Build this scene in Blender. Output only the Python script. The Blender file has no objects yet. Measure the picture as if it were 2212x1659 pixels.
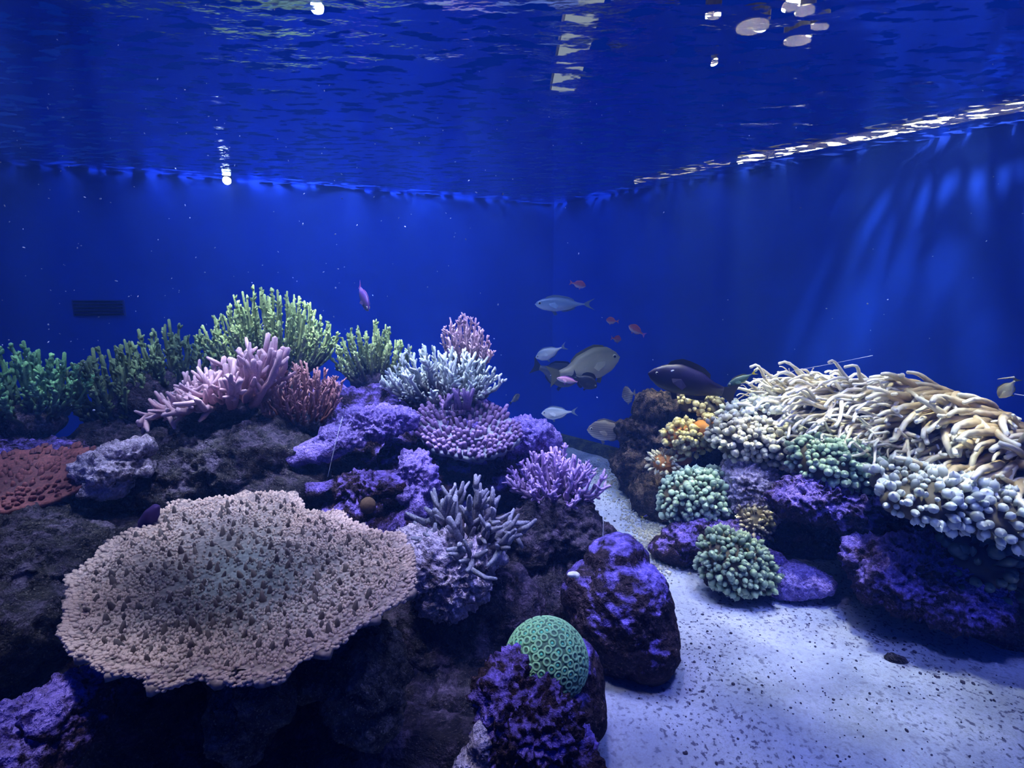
import bpy, bmesh, math, random
import numpy as np
from mathutils import Vector, Matrix, Euler

random.seed(7)
RNG = np.random.default_rng(7)
sc = bpy.context.scene
COL = sc.collection

# ------------------------------------------------------------------ camera
IW, IH, F = 2212.0, 1659.0, 1106.0
HZ = 1.0                                   # eye height above the sand
PITCH = math.atan((IH / 2 - 640.0) / F)    # camera tipped down
cam_d = bpy.data.cameras.new('camera')
cam = bpy.data.objects.new('camera', cam_d)
COL.objects.link(cam)
cam.location = (0, 0, HZ)
cam.rotation_euler = (math.pi / 2 - PITCH, 0, 0)
cam_d.sensor_width = 36.0
cam_d.lens = 36.0 * F / IW
cam_d.clip_start = 0.02
sc.camera = cam

# ------------------------------------------------------------------ view, world, lights
vs = sc.view_settings
vs.view_transform = 'Standard'
vs.look = 'None'
vs.gamma = 1.0
vs.use_curve_mapping = False
vs.exposure = 0.0
world = bpy.data.worlds.new('world')
sc.world = world
world.use_nodes = True
bg = world.node_tree.nodes['Background']
bg.inputs[0].default_value = (0.001, 0.018, 0.28, 1)
bg.inputs[1].default_value = 0.75
sc.cycles.max_bounces = 4
sc.cycles.diffuse_bounces = 2
sc.cycles.glossy_bounces = 2
sc.cycles.use_adaptive_sampling = True
sc.cycles.adaptive_threshold = 0.22
sc.cycles.adaptive_min_samples = 8
sc.cycles.volume_bounces = 0
sc.cycles.caustics_reflective = False
sc.cycles.caustics_refractive = False


def light(name, kind, loc, target, power, color, size=0.2, spot=60, blend=0.6):
    d = bpy.data.lights.new(name, kind)
    o = bpy.data.objects.new(name, d)
    COL.objects.link(o)
    o.location = loc
    o.rotation_euler = (Vector(target) - Vector(loc)).to_track_quat('-Z', 'Y').to_euler()
    d.energy = power
    d.color = color
    if kind == 'AREA':
        d.shape = 'DISK'
        d.size = size
    else:
        d.shadow_soft_size = size
    if kind == 'SPOT':
        d.spot_size = math.radians(spot)
        d.spot_blend = blend
    return o


REEF = (0.74, 0.76, 1.0)
VIO = (0.58, 0.52, 1.0)
BLUE = (0.25, 0.30, 1.0)
WHT = (0.95, 0.95, 0.93)
WARM = (1.0, 0.86, 0.48)
light('reef_lamp_a', 'SPOT', (-1.15, 1.30, 3.0), (-1.0, 1.75, 0.6), 900, REEF, 0.12, 62, 0.9)
light('reef_lamp_b', 'SPOT', (-0.55, 1.75, 3.1), (-0.45, 2.05, 0.7), 1150, REEF, 0.12, 56, 0.9)
light('reef_lamp_c', 'SPOT', (-0.35, 0.70, 3.0), (-0.45, 1.05, 0.4), 290, (0.95, 0.83, 0.95), 0.12, 46, 0.9)
light('reef_lamp_d', 'SPOT', (0.05, 1.45, 3.1), (-0.02, 1.85, 0.5), 1150, VIO, 0.12, 48, 0.9)
light('sand_lamp', 'SPOT', (0.95, 0.80, 3.0), (0.88, 1.15, 0.0), 760, BLUE, 0.14, 62, 0.9)
light('sand_lamp_back', 'SPOT', (0.55, 1.9, 3.0), (0.50, 2.2, 0.0), 420, (0.62, 0.70, 1.0), 0.10, 36, 0.9)
light('anemone_lamp', 'SPOT', (1.25, 1.70, 3.0), (1.40, 1.66, 0.6), 1350, WHT, 0.12, 47, 0.9)
light('warm_lamp', 'SPOT', (0.95, 2.6, 3.0), (0.82, 2.2, 0.7), 1300, WARM, 0.10, 32, 0.9)
light('wall_wash_back', 'SPOT', (-0.9, 2.2, 2.6), (-1.0, 3.1, 1.0), 720, (0.4, 0.55, 1.0), 1.0, 130, 1.0)  # added wash spot that brightens the back wall, no fixture known there
light('wall_wash_right', 'SPOT', (1.0, 2.1, 2.8), (1.2, 2.7, 0.9), 260, (0.6, 0.7, 1.0), 1.2, 120, 1.0)  # likewise an added spot, lifts the right wall


# ------------------------------------------------------------------ pixel <-> world
CP, SP = math.cos(PITCH), math.sin(PITCH)


def at(px, py, Y):
    """point on the pixel's sight line whose world Y is Y (X right, Z up)"""
    xx, yy = (px - IW / 2) / F, (py - IH / 2) / F
    fwd, up = CP - yy * SP, -SP - yy * CP
    k = Y / fwd
    return Vector((xx * k, Y, HZ + up * k))


def mpp(p):
    """metres per pixel at a world point"""
    return (p[1] * CP + (HZ - p[2]) * SP) / F


# ------------------------------------------------------------------ numpy noise
_perm = np.random.default_rng(3).permutation(256)
_perm = np.concatenate([_perm, _perm, _perm])
_grad = np.random.default_rng(4).normal(size=(256, 3))
_grad /= np.linalg.norm(_grad, axis=1)[:, None]
_feat = np.random.default_rng(5).random((256, 3))


def perlin(p):
    p = np.asarray(p, float)
    i = np.floor(p).astype(int)
    f = p - i
    u = f * f * f * (f * (f * 6 - 15) + 10)
    i &= 255
    out = 0
    for dx in (0, 1):
        for dy in (0, 1):
            for dz in (0, 1):
                h = _perm[_perm[_perm[(i[:, 0] + dx) & 255] + ((i[:, 1] + dy) & 255)] + ((i[:, 2] + dz) & 255)]
                g = _grad[h]
                d = f - np.array((dx, dy, dz))
                w = (u[:, 0] if dx else 1 - u[:, 0]) * (u[:, 1] if dy else 1 - u[:, 1]) * (u[:, 2] if dz else 1 - u[:, 2])
                out = out + w * (g * d).sum(1)
    return out * 1.5


def fbm(p, oct=4, lac=2.1, gain=0.5, ridged=False):
    s, a, q = 0, 1.0, np.asarray(p, float)
    for _ in range(oct):
        n = perlin(q)
        if ridged:
            n = 1 - 2 * np.abs(n)
        s = s + a * n
        a *= gain
        q = q * lac + 17.3
    return s


def worley(p):
    p = np.asarray(p, float)
    i = np.floor(p).astype(int)
    best = np.full(len(p), 9.0)
    for dx in (-1, 0, 1):
        for dy in (-1, 0, 1):
            for dz in (-1, 0, 1):
                c = i + np.array((dx, dy, dz))
                h = _perm[_perm[_perm[c[:, 0] & 255] + (c[:, 1] & 255)] + (c[:, 2] & 255)]
                best = np.minimum(best, ((c + _feat[h] - p) ** 2).sum(1))
    return np.sqrt(best)


# ------------------------------------------------------------------ materials
def new_mat(name):
    m = bpy.data.materials.new(name)
    m.use_nodes = True
    nt = m.node_tree
    nt.nodes.clear()
    out = nt.nodes.new('ShaderNodeOutputMaterial')
    return m, nt, out


def nd(nt, t, **kw):
    n = nt.nodes.new(t)
    for k, v in kw.items():
        if k in n.inputs:
            s = n.inputs[k]
            if hasattr(v, 'node'):
                nt.links.new(v, s)
            else:
                s.default_value = v
        else:
            setattr(n, k, v)
    return n


def c4(c):
    return (c[0], c[1], c[2], 1.0)


def mixc(nt, fac, a, b):
    n = nt.nodes.new('ShaderNodeMix')
    n.data_type = 'RGBA'
    for s, v in ((n.inputs[0], fac), (n.inputs[6], a), (n.inputs[7], b)):
        if hasattr(v, 'node'):
            nt.links.new(v, s)
        else:
            s.default_value = c4(v) if isinstance(v, tuple) else v
    return n.outputs[2]


def ramp(nt, fac, stops):
    n = nt.nodes.new('ShaderNodeValToRGB')
    nt.links.new(fac, n.inputs[0])
    e = n.color_ramp.elements
    while len(e) < len(stops):
        e.new(0.5)
    for k, (p, c) in enumerate(stops):
        e[k].position = p
        e[k].color = c4(c) if isinstance(c, tuple) else (c, c, c, 1)
    return n.outputs[0]


def noise_tex(nt, vec, scale, detail=4.0, rough=0.55):
    return nd(nt, 'ShaderNodeTexNoise', Vector=vec, Scale=scale, Detail=detail, Roughness=rough).outputs[0]


def finish(nt, out, color, rough=0.85, bump=None, bump_d=0.01, bump_s=0.6, spec=0.25, **kw):
    p = nt.nodes.new('ShaderNodeBsdfPrincipled')
    if hasattr(color, 'node'):
        nt.links.new(color, p.inputs['Base Color'])
    else:
        p.inputs['Base Color'].default_value = c4(color)
    p.inputs['Roughness'].default_value = rough
    p.inputs['Specular IOR Level'].default_value = spec
    for k, v in kw.items():
        p.inputs[k.replace('_', ' ')].default_value = v
    if bump is not None:
        b = nd(nt, 'ShaderNodeBump', Height=bump, Strength=bump_s, Distance=bump_d)
        nt.links.new(b.outputs[0], p.inputs['Normal'])
    nt.links.new(p.outputs[0], out.inputs[0])
    return p


def objco(nt):
    return nt.nodes.new('ShaderNodeTexCoord').outputs['Object']


def rock_mat(name, dark, mid, crust, amount=0.5, scale=9.0, up=0.5):
    """bare rock in two tones with an encrusting growth of its own colour"""
    m, nt, out = new_mat(name)
    co = objco(nt)
    n1 = noise_tex(nt, co, scale * 2.2, 6, 0.65)
    n2 = noise_tex(nt, co, scale * 1.5, 6, 0.68)
    n3 = noise_tex(nt, co, scale * 9, 3, 0.6)
    base = mixc(nt, ramp(nt, n1, [(0.38, 0.0), (0.66, 1.0)]), dark, mid)
    base = mixc(nt, ramp(nt, noise_tex(nt, co, scale * 16, 2, 0.6), [(0.60, 0.0), (0.68, 0.8)]), base, tuple(min(1.0, c * 2.6 + 0.01) for c in mid))
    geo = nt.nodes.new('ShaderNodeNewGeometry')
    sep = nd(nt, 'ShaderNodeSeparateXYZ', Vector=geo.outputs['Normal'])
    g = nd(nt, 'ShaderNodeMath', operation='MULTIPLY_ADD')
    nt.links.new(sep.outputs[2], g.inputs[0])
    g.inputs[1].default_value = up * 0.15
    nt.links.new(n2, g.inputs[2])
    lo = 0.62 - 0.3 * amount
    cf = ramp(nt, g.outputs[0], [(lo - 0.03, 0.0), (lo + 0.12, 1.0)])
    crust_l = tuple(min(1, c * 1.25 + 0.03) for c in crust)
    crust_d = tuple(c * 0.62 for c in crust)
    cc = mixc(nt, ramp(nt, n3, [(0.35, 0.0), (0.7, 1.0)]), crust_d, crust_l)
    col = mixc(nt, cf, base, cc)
    hgt = nd(nt, 'ShaderNodeMath', operation='ADD')
    nt.links.new(n1, hgt.inputs[0])
    nt.links.new(n3, hgt.inputs[1])
    finish(nt, out, col, 0.9, hgt.outputs[0], 0.02, 1.0, 0.12)
    return m


def coral_mat(name, base, tip, t0=0.25, t1=1.0, bump_scale=260.0, speck=0.35, rough=0.75):
    """colony colour running from the old wood to the growing tips"""
    m, nt, out = new_mat(name)
    co = objco(nt)
    at_ = nt.nodes.new('ShaderNodeAttribute')
    at_.attribute_name = 'growth'
    f = ramp(nt, at_.outputs['Fac'], [(t0, 0.0), (t1, 1.0)])
    col = mixc(nt, f, base, tip)
    v = nd(nt, 'ShaderNodeTexVoronoi', Vector=co, Scale=bump_scale).outputs['Distance']
    dk = mixc(nt, ramp(nt, v, [(0.1, 1.0), (0.7, 1 - speck)]), (0, 0, 0), col)
    finish(nt, out, dk, rough, v, 0.004, -0.5, 0.3)
    return m


def plain_mat(name, color, rough=0.6, spec=0.4, var=0.0, scale=30.0, **kw):
    m, nt, out = new_mat(name)
    if var:
        n = noise_tex(nt, objco(nt), scale, 4)
        c2 = tuple(max(0, c * (1 - var)) for c in color)
        color = mixc(nt, n, c2, tuple(min(1, c * (1 + var * 0.6)) for c in color))
    finish(nt, out, color, rough, spec=spec, **kw)
    return m


# ------------------------------------------------------------------ object helpers
def props(o, label=None, cat=None, group=None, kind=None):
    for k, v in (('label', label), ('category', cat), ('group', group), ('kind', kind)):
        if v:
            o[k] = v
    return o


def empty(name, loc, label, cat, group=None):
    o = bpy.data.objects.new(name, None)
    o.empty_display_size = 0.05
    COL.objects.link(o)
    o.location = loc
    return props(o, label, cat, group)


def obj(name, verts, faces, mat, parent=None, smooth=True, growth=None, origin=None):
    """one mesh object; verts in world space, origin at the parent's base, the given point or the world's"""
    v = np.asarray(verts, float).reshape(-1, 3)
    if parent is not None:
        org = np.array(parent.location)
    elif origin is not None:
        org = np.array(origin, float)
    else:
        org = np.zeros(3)
    me = bpy.data.meshes.new(name)
    me.from_pydata((v - org).tolist(), [], faces if isinstance(faces, list) else faces.tolist())
    if growth is not None:
        a = me.attributes.new('growth', 'FLOAT', 'POINT')
        a.data.foreach_set('value', np.asarray(growth, np.float32))
    if smooth:
        me.shade_smooth()
    if mat:
        me.materials.append(mat)
    o = bpy.data.objects.new(name, me)
    COL.objects.link(o)
    if parent is not None:
        o.parent = parent
    elif origin is not None:
        o.location = org
    return o


_ico = {}


def ico(n):
    if n not in _ico:
        bm = bmesh.new()
        bmesh.ops.create_icosphere(bm, subdivisions=n, radius=1.0)
        bm.verts.index_update()
        v = np.array([x.co[:] for x in bm.verts])
        f = [[q.index for q in p.verts] for p in bm.faces]
        bm.free()
        _ico[n] = (v, f)
    return _ico[n]


def star_union(blobs, n=6):
    """one closed lump around the first blob's centre that follows the union of (centre, radii) ellipsoids"""
    d, f = ico(n)
    c0 = np.array(blobs[0][0], float)
    r = np.zeros(len(d))
    for e, rad in blobs:
        e, rad = np.array(e, float), np.array(rad, float)
        o = (c0 - e) / rad
        q = d / rad
        A = (q * q).sum(1)
        B = (q * o).sum(1)
        C = (o * o).sum() - 1
        disc = B * B - A * C
        s = np.where(disc > 0, (-B + np.sqrt(np.maximum(disc, 0))) / A, 0)
        r = np.maximum(r, s)
    return c0 + d * r[:, None], d, f


def vnormals(v, f):
    f = np.array(f)
    n = np.cross(v[f[:, 1]] - v[f[:, 0]], v[f[:, 2]] - v[f[:, 0]])
    out = np.zeros_like(v)
    for k in range(3):
        np.add.at(out, f[:, k], n)
    return out / (np.linalg.norm(out, axis=1)[:, None] + 1e-12)


def roughen(v, f, amp, freq, pits=0.5, seed=0.0, oct=5, knobs=0.0):
    nrm = vnormals(v, f)
    q = v * freq + seed
    d = fbm(q, oct, 2.1, 0.58) * 0.8
    d += fbm(q * 1.9 + 5, 4, 2.2, 0.6, ridged=True) * 0.30
    d -= pits * np.clip(0.42 - worley(q * 2.3 + 9), 0, 1) * 2.2
    d -= pits * np.clip(0.36 - worley(q * 5.1 + 3), 0, 1) * 1.1
    if knobs:
        d += knobs * np.clip(0.5 - worley(q * 3.1 + 31), 0, 1) * 2.0
    return v + nrm * (d * amp)[:, None]


def pxblobs(spec):
    """(px, py, Y, rx px, ry px, depth radius m) -> ellipsoids"""
    out = []
    for (px, py, Y, rx, ry, rd) in spec:
        c = at(px, py, Y)
        m = mpp(c)
        out.append((c, (rx * m, rd, ry * m)))
    return out


_rs = [0.0]


def rock(spec, mat, label, n=6, amp=0.03, freq=9.0, pits=0.5, knobs=0.0, name='live_rock', cat='rock', group=None, floor=True, smooth=True):
    _rs[0] += 3.7
    blobs = pxblobs(spec)
    v, d, f = star_union(blobs, n)
    v = roughen(v, f, amp, freq, pits, _rs[0], knobs=knobs)
    if floor:
        v[:, 2] = np.maximum(v[:, 2], -0.03)
    c = np.array(blobs[0][0])
    o = obj(name, v, f, mat, origin=(c[0], c[1], v[:, 2].min()), smooth=smooth)
    return props(o, label, cat, group)


# tubes ------------------------------------------------------------
class Tubes:
    def __init__(self):
        self.v, self.f, self.t = [], [], []

    def tube(self, pts, rad, sides=6, t0=0.0, t1=1.0, tip=True, bump=0.0):
        pts = [Vector(p) for p in pts]
        n = len(pts)
        base = len(self.v)
        ref = Vector((0.31, 0.77, 0.55))
        a = None
        for k in range(n):
            d = (pts[min(k + 1, n - 1)] - pts[max(k - 1, 0)])
            if d.length < 1e-9:
                d = Vector((0, 0, 1))
            d.normalize()
            if a is None:
                a = d.cross(ref)
                if a.length < 1e-3:
                    a = d.cross(Vector((1, 0, 0)))
            a = (a - d * a.dot(d))
            a.normalize()
            b = d.cross(a)
            for s in range(sides):
                th = 2 * math.pi * (s + 0.5 * (k % 2)) / sides
                r = rad[k] * (1 + (random.uniform(-bump, bump) if bump else 0))
                p = pts[k] + (a * math.cos(th) + b * math.sin(th)) * r
                self.v.append(p[:])
                self.t.append(t0 + (t1 - t0) * k / (n - 1))
        for k in range(n - 1):
            for s in range(sides):
                i0 = base + k * sides + s
                i1 = base + k * sides + (s + 1) % sides
                self.f.append([i0, i1, i1 + sides, i0 + sides])
        if tip:
            d = (pts[-1] - pts[-2]).normalized()
            self.v.append((pts[-1] + d * rad[-1] * 0.75)[:])
            self.t.append(t1)
            top = base + (n - 1) * sides
            ti = len(self.v) - 1
            for s in range(sides):
                self.f.append([top + s, top + (s + 1) % sides, ti])
        self.f.append([base + s for s in range(sides)][::-1])

    def build(self, name, mat, parent):
        return obj(name, self.v, self.f, mat, parent, growth=self.t)


def rvec(s=1.0):
    return Vector((random.gauss(0, s), random.gauss(0, s), random.gauss(0, s)))


# ================================================================== SETTING: the tank
CORNER = (0.28, 3.56)
RDIR = Vector((1.52, -1.63, 0)).normalized()
LDIR = Vector((-1.77, -0.74, 0)).normalized()
ZS = 1.60                                   # water level
RE = (CORNER[0] + RDIR.x * 5.2, CORNER[1] + RDIR.y * 5.2)
LE = (CORNER[0] + LDIR.x * 5.2, CORNER[1] + LDIR.y * 5.2)


def right_wall_y(px):
    """world Y of the right wall along the pixel column px"""
    s = (px - IW / 2) / F / 0.97
    t = (CORNER[1] * s - CORNER[0]) / (RDIR.x - s * RDIR.y)
    return CORNER[1] + RDIR.y * t


def wall_mat(name, c1, c2):
    m, nt, out = new_mat(name)
    co = objco(nt)
    n = noise_tex(nt, co, 1.6, 4, 0.6)
    n2 = noise_tex(nt, co, 60, 3, 0.6)
    col = mixc(nt, ramp(nt, n, [(0.3, 0.0), (0.7, 1.0)]), c1, c2)
    finish(nt, out, col, 0.55, n2, 0.002, 0.3, 0.2)
    return m


M_WALL = wall_mat('blue_painted_wall', (0.0015, 0.034, 0.46), (0.003, 0.050, 0.60))


def wall(name, a, b, z0, z1, thick=0.06):
    a, b = Vector((a[0], a[1], 0)), Vector((b[0], b[1], 0))
    d = (b - a).normalized()
    n = Vector((-d.y, d.x, 0))
    if n.y < 0:
        n = -n
    vv = []
    for z in (z0, z1):
        for p in (a, b, b + n * thick, a + n * thick):
            vv.append((p.x, p.y, z))
    ff = [[0, 1, 2, 3], [4, 5, 6, 7], [0, 1, 5, 4], [1, 2, 6, 5], [2, 3, 7, 6], [3, 0, 4, 7]]
    return props(obj(name, vv, ff, M_WALL, smooth=False), kind='structure')


wall('wall_back', LE, CORNER, 0.0, ZS + 0.03)
wall('wall_right', CORNER, RE, 0.0, ZS + 0.03)

# sand bed: a real height field, smooth dunes towards the front
gx = np.linspace(-4.6, 4.2, 300)
gy = np.linspace(0.15, 3.9, 170)
GX, GY = np.meshgrid(gx, gy)
P3 = np.stack([GX.ravel(), GY.ravel(), np.zeros(GX.size)], 1)


def sand_h(p):
    p = np.asarray(p, float)
    q = np.stack([p[:, 0], p[:, 1], np.zeros(len(p))], 1)
    return 0.016 * fbm(q * 2.2, 3) + 0.004 * fbm(q * 11 + 3, 3) - 0.012


P3[:, 2] = sand_h(P3)
nx, ny = len(gx), len(gy)
idx = np.arange(nx * ny).reshape(ny, nx)
FF = np.stack([idx[:-1, :-1].ravel(), idx[:-1, 1:].ravel(), idx[1:, 1:].ravel(), idx[1:, :-1].ravel()], 1)
m, nt, out = new_mat('coral_sand')
co = objco(nt)
n1 = noise_tex(nt, co, 5, 5, 0.6)
n2 = noise_tex(nt, co, 170, 3, 0.7)
n3 = noise_tex(nt, co, 85, 2, 0.5)
n4 = noise_tex(nt, co, 3.0, 3, 0.5)
base = mixc(nt, ramp(nt, n1, [(0.35, 0.0), (0.7, 1.0)]), (0.29, 0.33, 0.47), (0.50, 0.55, 0.70))
base = mixc(nt, ramp(nt, n2, [(0.30, 0.55), (0.52, 0.0)]), base, (0.22, 0.22, 0.26))
msk = nd(nt, 'ShaderNodeMath', operation='MULTIPLY')
nt.links.new(ramp(nt, n3, [(0.57, 0.0), (0.64, 1.0)]), msk.inputs[0])
nt.links.new(ramp(nt, n4, [(0.35, 0.25), (0.6, 1.0)]), msk.inputs[1])
base = mixc(nt, msk.outputs[0], base, (0.10, 0.10, 0.16))
finish(nt, out, base, 0.95, n2, 0.004, 0.5, 0.1)
floor_ = props(obj('floor', P3, FF, m), kind='structure')

# dark algae-covered footing along the wall
m_foot = rock_mat('footing', (0.02, 0.025, 0.03), (0.06, 0.06, 0.05), (0.10, 0.11, 0.06), 0.4, 12)


def footing(name, a, b, h, w):
    a, b = Vector((a[0], a[1], 0)), Vector((b[0], b[1], 0))
    d = (b - a).normalized()
    n = Vector((d.y, -d.x, 0))
    if n.y > 0:
        n = -n
    vv, ff = [], []
    K = 120
    for k in range(K + 1):
        p = a + (b - a) * (k / K)
        j = 0.008 * math.sin(k * 1.7) + random.uniform(-0.006, 0.006)
        for (o, z) in ((0.0, h), (w * 0.55 + j, h * 0.92), (w + j, h * 0.35), (w * 1.15 + j, -0.02)):
            q = p + n * o
            vv.append((q.x, q.y, z))
    for k in range(K):
        for s in range(3):
            i = k * 4 + s
            ff.append([i, i + 1, i + 5, i + 4])
    return props(obj(name, vv, ff, m_foot), kind='structure')


footing('trim_1', LE, CORNER, 0.05, 0.06)
footing('trim_2', CORNER, RE, 0.05, 0.06)

# water surface: rippled sheet, part mirror and part see-through
sx = np.linspace(-4.4, 3.9, 320)
sy = np.linspace(0.1, 3.75, 240)
SX, SY = np.meshgrid(sx, sy)
W3 = np.stack([SX.ravel(), SY.ravel(), np.zeros(SX.size)], 1)
q = W3 * np.array((3.0, 6.5, 1.0))
W3[:, 2] = ZS + 0.006 * fbm(q, 3) + 0.0025 * fbm(q * 3.1 + 7, 2)
nx, ny = len(sx), len(sy)
idx = np.arange(nx * ny).reshape(ny, nx)
FW = np.stack([idx[:-1, :-1].ravel(), idx[:-1, 1:].ravel(), idx[1:, 1:].ravel(), idx[1:, :-1].ravel()], 1)
m, nt, out = new_mat('water_surface')
co = objco(nt)
mp = nd(nt, 'ShaderNodeMapping', Vector=co)
mp.inputs['Scale'].default_value = (1.0, 2.2, 1.0)
wv = noise_tex(nt, mp.outputs[0], 13.0, 3, 0.5)
wv2 = noise_tex(nt, mp.outputs[0], 26.0, 2, 0.5)
bmp = nd(nt, 'ShaderNodeBump', Height=wv2, Strength=0.25, Distance=0.01)
gl = nd(nt, 'ShaderNodeBsdfGlossy', Color=(0.55, 0.66, 0.9, 1), Roughness=0.12)
nt.links.new(bmp.outputs[0], gl.inputs['Normal'])
tr = nd(nt, 'ShaderNodeBsdfTransparent', Color=(0.92, 0.95, 1.0, 1))
mx = nt.nodes.new('ShaderNodeMixShader')
nt.links.new(ramp(nt, wv, [(0.53, 0.02), (0.585, 1.0)]), mx.inputs[0])
nt.links.new(gl.outputs[0], mx.inputs[1])
nt.links.new(tr.outputs[0], mx.inputs[2])
nt.links.new(mx.outputs[0], out.inputs[0])
surf = obj('water_surface', W3, FW, m)
props(surf, kind='structure')

# the water itself: thin blue haze
m, nt, out = new_mat('tank_water')
m.cycles.homogeneous_volume = True
vsn = nd(nt, 'ShaderNodeVolumeScatter', Color=(0.10, 0.28, 1.0, 1), Density=0.08, Anisotropy=0.2)
vab = nd(nt, 'ShaderNodeVolumeAbsorption', Color=(0.35, 0.65, 0.98, 1), Density=0.12)
ad = nt.nodes.new('ShaderNodeAddShader')
nt.links.new(vsn.outputs[0], ad.inputs[0])
nt.links.new(vab.outputs[0], ad.inputs[1])
nt.links.new(ad.outputs[0], out.inputs['Volume'])
zt, zb = ZS - 0.03, -0.04
poly = [(-4.2, 0.25), (3.8, 0.25), (RE[0] - 0.02, RE[1]), (CORNER[0], CORNER[1] - 0.004), (LE[0] + 0.02, LE[1])]
poly = [(-4.2, 0.25), (3.35, 0.25), (CORNER[0], CORNER[1] - 0.004), (-4.2, CORNER[1] - (CORNER[0] + 4.2) * 0.74 / 1.77 - 0.004)]
vv = [(x, y, zb) for x, y in poly] + [(x, y, zt) for x, y in poly]
n_ = len(poly)
ff = [list(range(n_))[::-1], [n_ + k for k in range(n_)]] + [[k, (k + 1) % n_, n_ + (k + 1) % n_, n_ + k] for k in range(n_)]
props(obj('tank_water', vv, ff, m, smooth=False), 'clear blue water filling the whole tank', 'water', kind='stuff')

# ================================================================== LEFT REEF: rocks
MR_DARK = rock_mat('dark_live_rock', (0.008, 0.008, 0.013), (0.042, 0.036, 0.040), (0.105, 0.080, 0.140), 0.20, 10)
MR_DIM = rock_mat('dim_olive_rock', (0.05, 0.045, 0.045), (0.18, 0.165, 0.13), (0.26, 0.23, 0.22), 0.3, 14)
MR_BROWN = rock_mat('brown_live_rock', (0.008, 0.007, 0.007), (0.065, 0.050, 0.038), (0.19, 0.135, 0.10), 0.28, 12)
MR_GREY = rock_mat('grey_live_rock', (0.012, 0.011, 0.014), (0.075, 0.070, 0.070), (0.125, 0.105, 0.18), 0.22, 13)
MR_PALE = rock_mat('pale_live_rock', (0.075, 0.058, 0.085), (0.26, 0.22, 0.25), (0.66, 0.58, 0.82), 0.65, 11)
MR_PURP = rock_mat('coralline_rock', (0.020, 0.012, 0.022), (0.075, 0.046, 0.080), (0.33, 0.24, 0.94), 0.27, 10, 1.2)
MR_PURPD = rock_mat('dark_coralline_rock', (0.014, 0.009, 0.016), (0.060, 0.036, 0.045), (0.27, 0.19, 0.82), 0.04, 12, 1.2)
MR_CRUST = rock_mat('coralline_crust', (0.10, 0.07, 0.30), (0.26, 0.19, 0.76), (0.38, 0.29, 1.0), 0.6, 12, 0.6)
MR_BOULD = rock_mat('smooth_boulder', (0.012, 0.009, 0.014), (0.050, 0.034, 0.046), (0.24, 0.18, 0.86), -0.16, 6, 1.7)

# far ridge that carries the green corals
rock([(20, 918, 1.85, 72, 26, 0.14), (-20, 935, 1.85, 80, 38, 0.15)], MR_DARK,
     'dark overhanging reef rock under the green coral at the far left edge', amp=0.02, freq=12, floor=False)
rock([(420, 990, 1.95, 330, 62, 0.28), (305, 940, 2.0, 88, 44, 0.2), (540, 900, 2.05, 140, 90, 0.25), (360, 870, 2.1, 90, 60, 0.2),
      (580, 1080, 1.9, 220, 120, 0.35), (200, 1150, 1.9, 300, 150, 0.35)], MR_DARK,
     'broad dark reef rock below the pink finger coral', amp=0.045, freq=8, n=6, pits=0.7)
rock([(60, 985, 1.65, 110, 24, 0.14), (0, 990, 1.65, 140, 34, 0.15)], MR_PURPD,
     'dark rock ledge with a violet rim above the red plate coral', amp=0.02, freq=14, floor=False)
rock([(235, 1012, 1.42, 64, 36, 0.07), (272, 972, 1.45, 46, 18, 0.06), (228, 1046, 1.40, 44, 22, 0.06), (295, 1015, 1.44, 26, 14, 0.05)], MR_PALE,
     'pale whitish violet rock beside the red plate coral', amp=0.022, freq=16, pits=0.9, floor=False)
rock([(440, 1010, 1.62, 190, 62, 0.16), (560, 980, 1.65, 120, 60, 0.14), (370, 1045, 1.55, 130, 36, 0.12), (600, 1050, 1.6, 110, 50, 0.12)], MR_GREY,
     'rough grey rock behind the far rim of the table coral', amp=0.03, freq=13, pits=0.8, floor=False)
rock([(60, 1230, 1.15, 170, 80, 0.16), (0, 1340, 1.02, 150, 90, 0.18), (230, 1145, 1.45, 120, 36, 0.12), (130, 1175, 1.35, 150, 50, 0.15), (20, 1180, 1.2, 120, 60, 0.15)], MR_GREY,
     'dim grey rock shelf left of the table coral', amp=0.03, freq=12, pits=0.7, n=6, floor=False)
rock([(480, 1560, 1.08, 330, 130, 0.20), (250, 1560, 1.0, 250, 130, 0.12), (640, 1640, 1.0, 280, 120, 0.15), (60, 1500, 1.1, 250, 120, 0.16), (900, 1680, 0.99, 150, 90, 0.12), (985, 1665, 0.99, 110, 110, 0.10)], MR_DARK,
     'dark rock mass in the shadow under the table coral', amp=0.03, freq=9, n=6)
rock([(70, 1590, 0.72, 120, 60, 0.10), (150, 1520, 0.75, 60, 46, 0.07), (0, 1640, 0.70, 120, 60, 0.10)], MR_PURP,
     'violet ridged rock in the bottom left corner', amp=0.02, freq=18, floor=False)
rock([(790, 1470, 0.95, 85, 130, 0.09), (720, 1420, 0.98, 100, 55, 0.1), (810, 1530, 0.93, 55, 60, 0.07)], MR_DIM,
     'hanging grey-green rock lobe under the right rim of the table coral', amp=0.018, freq=18, floor=False)
rock([(520, 1560, 0.86, 60, 90, 0.06), (580, 1500, 0.86, 50, 60, 0.06)], MR_DIM,
     'narrow dim rock spur below the front rim of the table coral', amp=0.015, freq=16, floor=False)

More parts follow.
